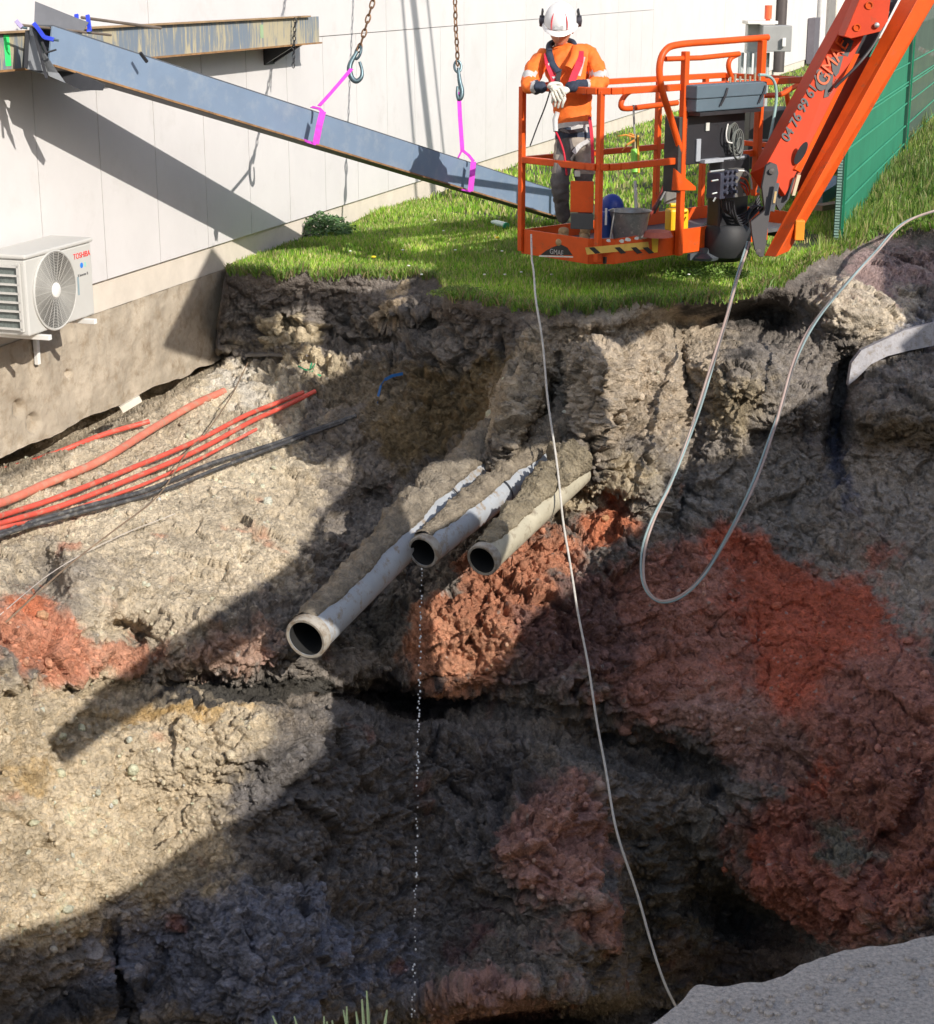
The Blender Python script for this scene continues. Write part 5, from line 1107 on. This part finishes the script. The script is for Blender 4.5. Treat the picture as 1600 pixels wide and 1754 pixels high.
# ---------------------------------------------------------------- things in the basket
bk=thing('bucket',lp(.55,-.25,FL),'battered steel mortar bucket behind the hazard stripes of the basket','bucket')
bo=at(1078,405,13.35); bo.z=FL; br_=.155
GALV=mat('galvanised',(.30,.30,.29),.42,.6,var=.25,nscale=14,col2=(.5,.48,.44),c2pos=(.58,.62))
MB().lathe(bo,Z3,[(.001,.0),(br_*.70,0),(br_,.27),(br_+.012,.275),(br_-.005,.262),(br_*.66,.01),(.001,.01)],32).build('pail',GALV,bk,smooth=True)
MB().tube(spline([bo+Vector((-br_,0,.27)),bo+Vector((-br_*.8,-.06,.29)),bo+Vector((-br_*.9,-.12,.2)),bo+Vector((-br_*1.0,-.13,.08))],5),.006,6).build('handle',mat('wire_pale',(.5,.48,.42),.4,.5),bk,smooth=True)
MB().lathe(bo+Z3*.23,Z3,[(.001,.0),(br_*.9,0)],24).build('mortar',mat('mortar_grey',(.25,.24,.22),.9,bump=.01),bk)
m=MB(); c=at(1048,357,13.7); m.ball(c,.115,20,(.85,.9,1.0)); tag(m.build('helmet',mat('helmet_blue',(.015,.05,.32),.4),smooth=True),'round blue plastic helmet behind the mortar bucket','helmet')
tag(MB().lathe(at(1034,392,13.35)-Z3*.06,Z3,[(.001,0),(.06,0),(.062,.16),(.03,.19),(.001,.19)],18).build('container',mat('container_blue',(.02,.06,.25),.5),smooth=True),'dark blue container standing against the orange plate','container')
tag(MB().box(at(1038,371,13.1),(.008,0,0),(0,.008,0),(0,0,.062)).build('level_tool',WHITEP),'short white ruler upright beside the blue container','ruler')
yc=thing('jerrycan',at(1158,390,13.75),'bright yellow jerrycan behind the middle posts of the basket','jerrycan'); YC=mat('can_yellow',(.85,.50,.01),.45)
c=at(1159,376,13.75); MB().box(c,(.075,.03,0),(-.02,.06,0),(0,0,.09)).build('can_body',YC,yc,bevel=.02); MB().box(c+Vector((-.01,0,.115)),(.05,.01,0),(0,.02,0),(0,0,.014)).build('can_handle',YC,yc,bevel=.008)
gb=thing('grout_pump',at(1148,335,13.8),'small grey pump box with dark cables behind the corner gusset','pump')
MB().box(at(1148,333,13.8),(.045,0,0),(0,.06,0),(0,0,.07)).build('pump_body',mat('pump_grey',(.22,.22,.21),.5,var=.2),gb,bevel=.01); m=MB(); m.tube(spline([at(1165,300,13.7),at(1140,315,13.7),at(1128,345,13.7),at(1110,372,13.6),at(1100,385,13.6)],6),.016,8); m.build('red_hose',mat('hose_darkred',(.22,.03,.02),.6),gb,smooth=True)
MB().tube(spline([at(1150,310,13.7),at(1138,330,13.68),at(1120,365,13.65)],5),.012,6).build('black_hose',BLACKP,gb,smooth=True)
ln=thing('grout_lance',at(1089,360,13.6),'upright lance with a lime green grip and orange claws','lance')
MB().tube([at(1085,180,13.6),at(1087,232,13.6)],.008,8).build('rod',mat('rod_grey',(.35,.38,.34),.4,.5),ln,smooth=True)
MB().tube([at(1087,256,13.6),at(1088,296,13.6)],.030,14).build('green_grip',mat('lime_green',(.25,.72,.08),.45),ln,smooth=True)
MB().tube([at(1087,230,13.6),at(1087,256,13.6)],.018,12).build('neck',mat('neck_dark',(.16,.14,.07),.5,.4),ln,smooth=True)
MB().tube([at(1088,310,13.6),at(1090,362,13.6)],.013,10).build('lower_rod',mat('rod_pale',(.55,.55,.52),.4),ln,smooth=True)
MB().tube([at(1093,232,13.58),at(1094,296,13.58)],.009,8).build('side_bar',mat('bar_yellow',(.75,.42,.04),.5),ln,smooth=True)
for pts in ([(1087,235),(1072,231),(1058,233)],[(1087,240),(1074,248),(1066,258)],[(1086,232),(1078,228),(1080,240)]): MB().tube([at(a,b,13.57) for a,b in pts],[.010,.008,.004],6).build('claw',mat('claw_orange',(.70,.30,.05),.5),ln,smooth=True)
tag(MB().lathe(at(1126,398,13.3)-Z3*.0,Z3,[(.001,.02),(.10,.01),(.12,-.03),(.001,-.03)],20).build('cloth_heap',mat('cloth_red',(.45,.12,.08),.8,bump=.01)),'faded red cloth heap at the right of the bucket','cloth')
# ---------------------------------------------------------------- fence, far yard
GF=mat('fence_green',(.012,.19,.10),.45,var=.15); GFD=mat('fence_dark',(.008,.055,.035),.5,var=.2)
def netmat(name,c,a):
    m=mat(name,c,.7,var=.15,nscale=3); t=m.node_tree; b=t.nodes['Principled BSDF']; b.inputs['Alpha'].default_value=a; return m
GN=netmat('green_screen',(.02,.20,.11),.90); GN2=netmat('dark_screen',(.07,.11,.085),.72)
fd=WD; FO=onground(1432,424,0.); FO.z=0
def fpx(px,py,off=0.):
    n=WN; R=Vector(ray(px,py)); o=Vector((0,0,H)); q=FO+n*off; return o+R*((q-o).dot(n)/R.dot(n))
fn=thing('fence',FO,'green post and panel fence with green screening on the right, behind the orange arm','fence')
sB_=(fpx(1545,280)-FO).dot(fd); sC_=sB_+6.5
def fq(s,z,o=0.): return FO+fd*s+WN*o+Z3*z
ht=(fpx(1478,100)).z
for (s_,h_,nm) in ((0,ht+.05,'post'),(sB_,ht+.5,'post'),(sC_,ht+.5,'post')):
    m=MB(); m.beam(fq(s_,-.1),fq(s_,h_),.055,.07,up=fd); m.build(nm,GFD,fn,bevel=.004)
    m=MB(); m.beam(fq(s_+.0,-.1,.045),fq(s_,h_,.045),.02,.02,up=fd); m.build('post_edge',GF,fn)
m=MB()
for k in range(60): z=.05+k*(ht-.1)/60; m.box(fq(-.035,z),fd*.006,WN*.02,Z3*.008)
m.build('toothed_strip',mat('teeth_pale',(.25,.40,.36),.5),fn)
for s0_,s1_,mm_ in ((.05,sB_-.05,GN),(sB_+.05,sC_,GN2)):
    MB().hexa([fq(s0_,-.05,-.012),fq(s1_,-.05,-.012),fq(s1_,-.05,-.008),fq(s0_,-.05,-.008),fq(s0_,ht+(.0 if mm_ is GN else .45),-.012),fq(s1_,ht+(.25 if mm_ is GN else .45),-.012),fq(s1_,ht+(.25 if mm_ is GN else .45),-.008),fq(s0_,ht+(.0 if mm_ is GN else .45),-.008)]).build('screen_panel',mm_,fn)
for z_ in (.38,.62,.92,1.16,1.2,1.45):
    m=MB(); m.beam(fq(.05,z_*ht/1.75,.012),fq(sC_,z_*ht/1.75,.012),.012,.012); m.build('wire_fold',mat('wire_green_pale',(.05,.32,.20),.45),fn)
# raised yard, timber and plank behind the basket
BRN=mat('old_timber',(.20,.16,.11),.85,var=.3,nscale=6,bump=.003)
pk=MB(); a=at(1296,292,17.5);b=at(1450,292,17.9); tag(MB().beam(a,b,.10,.06).build('timber_plank',BRN),'long weathered plank lying behind the basket','plank')
tag(MB().beam(at(1395,340,16.6),at(1440,312,17.3),.16,.12).build('steel_profile',mat('profile_grey',(.16,.18,.20),.5)),'grey steel profile lying in the grass left of the fence','steel profile')
tag(MB().beam(at(1400,356,16.2),at(1438,350,16.4),.12,.05).build('wooden_block',mat('wood_red',(.26,.16,.10),.85,var=.3)),'reddish wooden block in the grass beside the fence post','wood block')
dkb=thing('equipment_crate',onground(1325,285,0.1),'dark crate standing on the far lawn behind the basket','crate')
a=at(1330,235,18.5); MB().box(a,(.34,0,0),(0,.3,0),(0,0,.30)).build('crate_body',mat('crate_dark',(.035,.03,.028),.7,var=.4,nscale=5),dkb,bevel=.01); MB().box(a+Vector((0,-.31,.0)),(.34,0,0),(0,.006,0),(0,0,.008)).build('crate_band',mat('band_grey',(.3,.3,.3),.5),dkb)
TAPE=mat('tape_red',(.65,.03,.04),.6)
def tape(lb,pts,D_):
    t=thing('barrier_tape',at(*pts[0],D_),lb,'tape'); P=spline([at(a,b,D_) for a,b in pts],4)
    for i in range(len(P)-1): MB().ribbon([P[i],P[i+1]],Vector((0,.0,.035)),.002).build('band',TAPE if i%2 else WHITEP,t)
tape('red and white barrier tape drooping low behind the dark screen',[(1562,205),(1560,218),(1575,226),(1605,236)],24)
tape('red and white barrier tape higher up behind the dark screen',[(1574,82),(1585,88),(1605,95)],30)
# ---------------------------------------------------------------- plants
LEAF=attr_mat('leaf',.5,.3)
def bush(name,c,rx,ry,rz,n,ls,cols,lb,cat,seed):
    rg=np.random.default_rng(seed); t=thing(name,c,lb,cat); m=MB()
    for k in range(14):
        a=rg.uniform(0,6.28); e=Vector((math.cos(a)*rx*rg.uniform(.2,.8),math.sin(a)*ry*rg.uniform(.2,.8),rz*rg.uniform(.4,.9))); m.tube([c,c+e*.5+Vector((0,0,.02)),c+e],.003,4)
    m.build('stem',mat('stem_green',(.10,.14,.04),.7),t)
    u=rg.normal(size=(n,3)); u/=np.linalg.norm(u,axis=1,keepdims=True); u[:,2]=np.abs(u[:,2]); r=rg.uniform(.35,1,n)**.5*(1+.25*fbm(u*2.5,2,seed))
    P=np.array(c)+u*r[:,None]*np.array([rx,ry,rz]); a=rg.normal(size=(n,3)); a[:,2]*=.4; a/=np.linalg.norm(a,axis=1,keepdims=True); b=np.cross(a,rg.normal(size=(n,3))); b/=np.linalg.norm(b,axis=1,keepdims=True)
    s=ls*rg.uniform(.6,1.3,(n,1)); V=np.stack([P-a*s,P+b*s*.45,P+a*s,P-b*s*.45],1).reshape(-1,3); i=np.arange(n)*4; F=np.stack([i,i+1,i+2,i+3],1)
    cc=np.repeat(np.array(cols)[rg.integers(0,len(cols),n)]*rg.uniform(.7,1.3,(n,1)),4,0); np_mesh('leaves',V,F,LEAF,cc,smooth=False,parent=t); return t
p=onground(550,402,0.02); bush('weed_plant',p,.32,.25,.20,1500,.022,[(.10,.19,.07),(.13,.23,.08),(.08,.15,.06)],'low bushy weed at the foot of the white wall, left end of the lawn','plant',5)
p=onground(785,505,0.01); bush('clover_patch',p,.22,.12,.07,900,.012,[(.25,.34,.08),(.20,.30,.06)],'pale clover patch on the edge of the pit','plant',6)
p=onground(1215,478,0.01); bush('weed_plant',p,.40,.2,.12,1600,.016,[(.18,.30,.05),(.22,.34,.07)],'bright leafy weeds on the pit edge below the right part of the basket','plant',8)
bt=thing('bottle',onground(852,382,.03),'small crushed green plastic bottle lying in the lawn','bottle'); a=onground(842,380,.05);b=onground(866,386,.05)
MB().tube([a,a+(b-a)*.3,a+(b-a)*.75,b],[.012,.03,.03,.03],10).build('bottle_body',mat('bottle_pale',(.5,.65,.6),.2),bt,smooth=True); MB().tube([b,b+(b-a)*.08],.031,10).build('bottle_base',mat('bottle_green',(.02,.35,.2),.3),bt,smooth=True)
fl=[(852,407),(745,377),(700,455),(690,428),(722,470),(860,430),(893,466),(760,395),(640,440),(830,470),(945,470),(780,428),(1180,470),(865,470),(600,430)]
for i,(a,b) in enumerate(fl):
    P=onground(a,b,.07+.0*i); t=MB(); r_f=.022 if i in (0,8) else .013
    o=MB().ball(P,r_f,8,(1,1,.5)).build('daisy' if i else 'dandelion',mat('dandelion_yellow',(.80,.60,.02),.6) if i in (0,8) else mat('petal_white',(.75,.75,.68),.6),smooth=True)
    if i in (0,8): o.name='dandelion'; tag(o,'yellow dandelion in the lawn '+('left of the basket' if i==0 else 'near the left part of the pit edge'),'flower')
    else: tag(o,'tiny white daisy dotted in the lawn','flower','daisies in the lawn')
# ---------------------------------------------------------------- hoses and rope in front of the pit
hp_=[(1282,415,13.3),(1262,480,12.95),(1240,560,12.5),(1216,640,12.1),(1190,720,11.9),(1152,820,11.7),(1118,890,11.5),(1102,945,11.35),(1104,1000,11.2),(1128,1029,11.15),(1165,1022,11.15),(1205,985,11.2),(1245,920,11.35),(1290,830,11.6),(1322,745,11.9),(1340,690,12.1),(1365,610,12.5),(1400,545,12.95),(1455,480,13.6),(1500,432,14.2),(1545,385,14.9),(1600,362,15.6),(1700,340,17)]
hs=thing('hose_bundle',at(*hp_[0]),'pinkish and teal hose bundle hanging in a long loop over the pit face','hose')
def twist(off,ph,r,m,nm):
    P=spline([at(*q) for q in hp_],8); out=[]
    for i,p_ in enumerate(P): out.append(p_+Vector((math.cos(i*.12+ph),.3*math.sin(i*.12+ph),math.sin(i*.12+ph)*.6))*off)
    MB().tube(out,r,8).build(nm,m,hs,smooth=True)
twist(.010,0,.0085,mat('hose_pink',(.40,.30,.26),.55,var=.2,nscale=3),'pink_hose'); twist(.010,2.4,.0075,mat('hose_aqua',(.24,.32,.32),.5,var=.3,nscale=2),'teal_hose'); twist(.009,4.4,.0055,mat('hose_greydark',(.15,.14,.13),.5),'grey_hose')
rp=[(911,446,12.85),(915,480,12.3),(921,530,12.0),(930,600,11.9),(940,690,11.8),(951,780,11.6),(961,850,11.4),(968,920,11.3),(984,1010,11.1),(1000,1100,10.9),(1015,1190,10.7),(1033,1290,10.5),(1045,1370,10.2),(1062,1440,10.0),(1090,1530,9.9),(1115,1610,9.8),(1140,1690,9.7),(1165,1740,9.7),(1190,1800,9.7)]
P=spline([at(*q) for q in rp],8); P=[p_+Vector((math.sin(i*.35)*.004,0,0)) for i,p_ in enumerate(P)]
tag(MB().tube([at(910,402,13.3)]+P,.0075,7).build('rope',mat('rope_white',(.50,.47,.42),.8,var=.2,nscale=30),smooth=True),'thin whitish rope hanging from the basket down to the pit bottom','rope')

# broken grey slab poking out of the bank at the right
SLB=[(1453,660),(1459,622),(1476,600),(1508,585),(1548,566),(1605,552),(1660,545),(1660,590),(1600,592),(1560,600),(1520,610),(1492,624),(1468,648)]
dS=min(pitD(x,y) for x,y in SLB)+.12
P=[at(x,y,dS+(1500-x)*-.0022-.30) for x,y in SLB]
tag(MB().prism(P,Vector((.05,1,-.12)).normalized()*.10).build('broken_slab',mat('slab_pale',(.33,.32,.33),.9,var=.2,nscale=9,bump=.006,bscale=40,col2=(.22,.19,.16),c2pos=(.5,.66))),'broken pale grey slab poking out of the bank at the far right','slab')

rg=np.random.default_rng(3); m=MB()
for i in range(150):
    e=EP[int(rg.integers(20,len(EP)-20))]; m.ball(e+Vector((.03+abs(rg.normal())*.03,-.035-abs(rg.normal())*.06,.002)),float(rg.uniform(.003,.010)),6,(1,rg.uniform(.6,1.2),rg.uniform(.5,.9)))
tag(m.build('asphalt_crumbs',ASPH),'loose crumbs of asphalt along the broken near edge','gravel',kind='stuff')
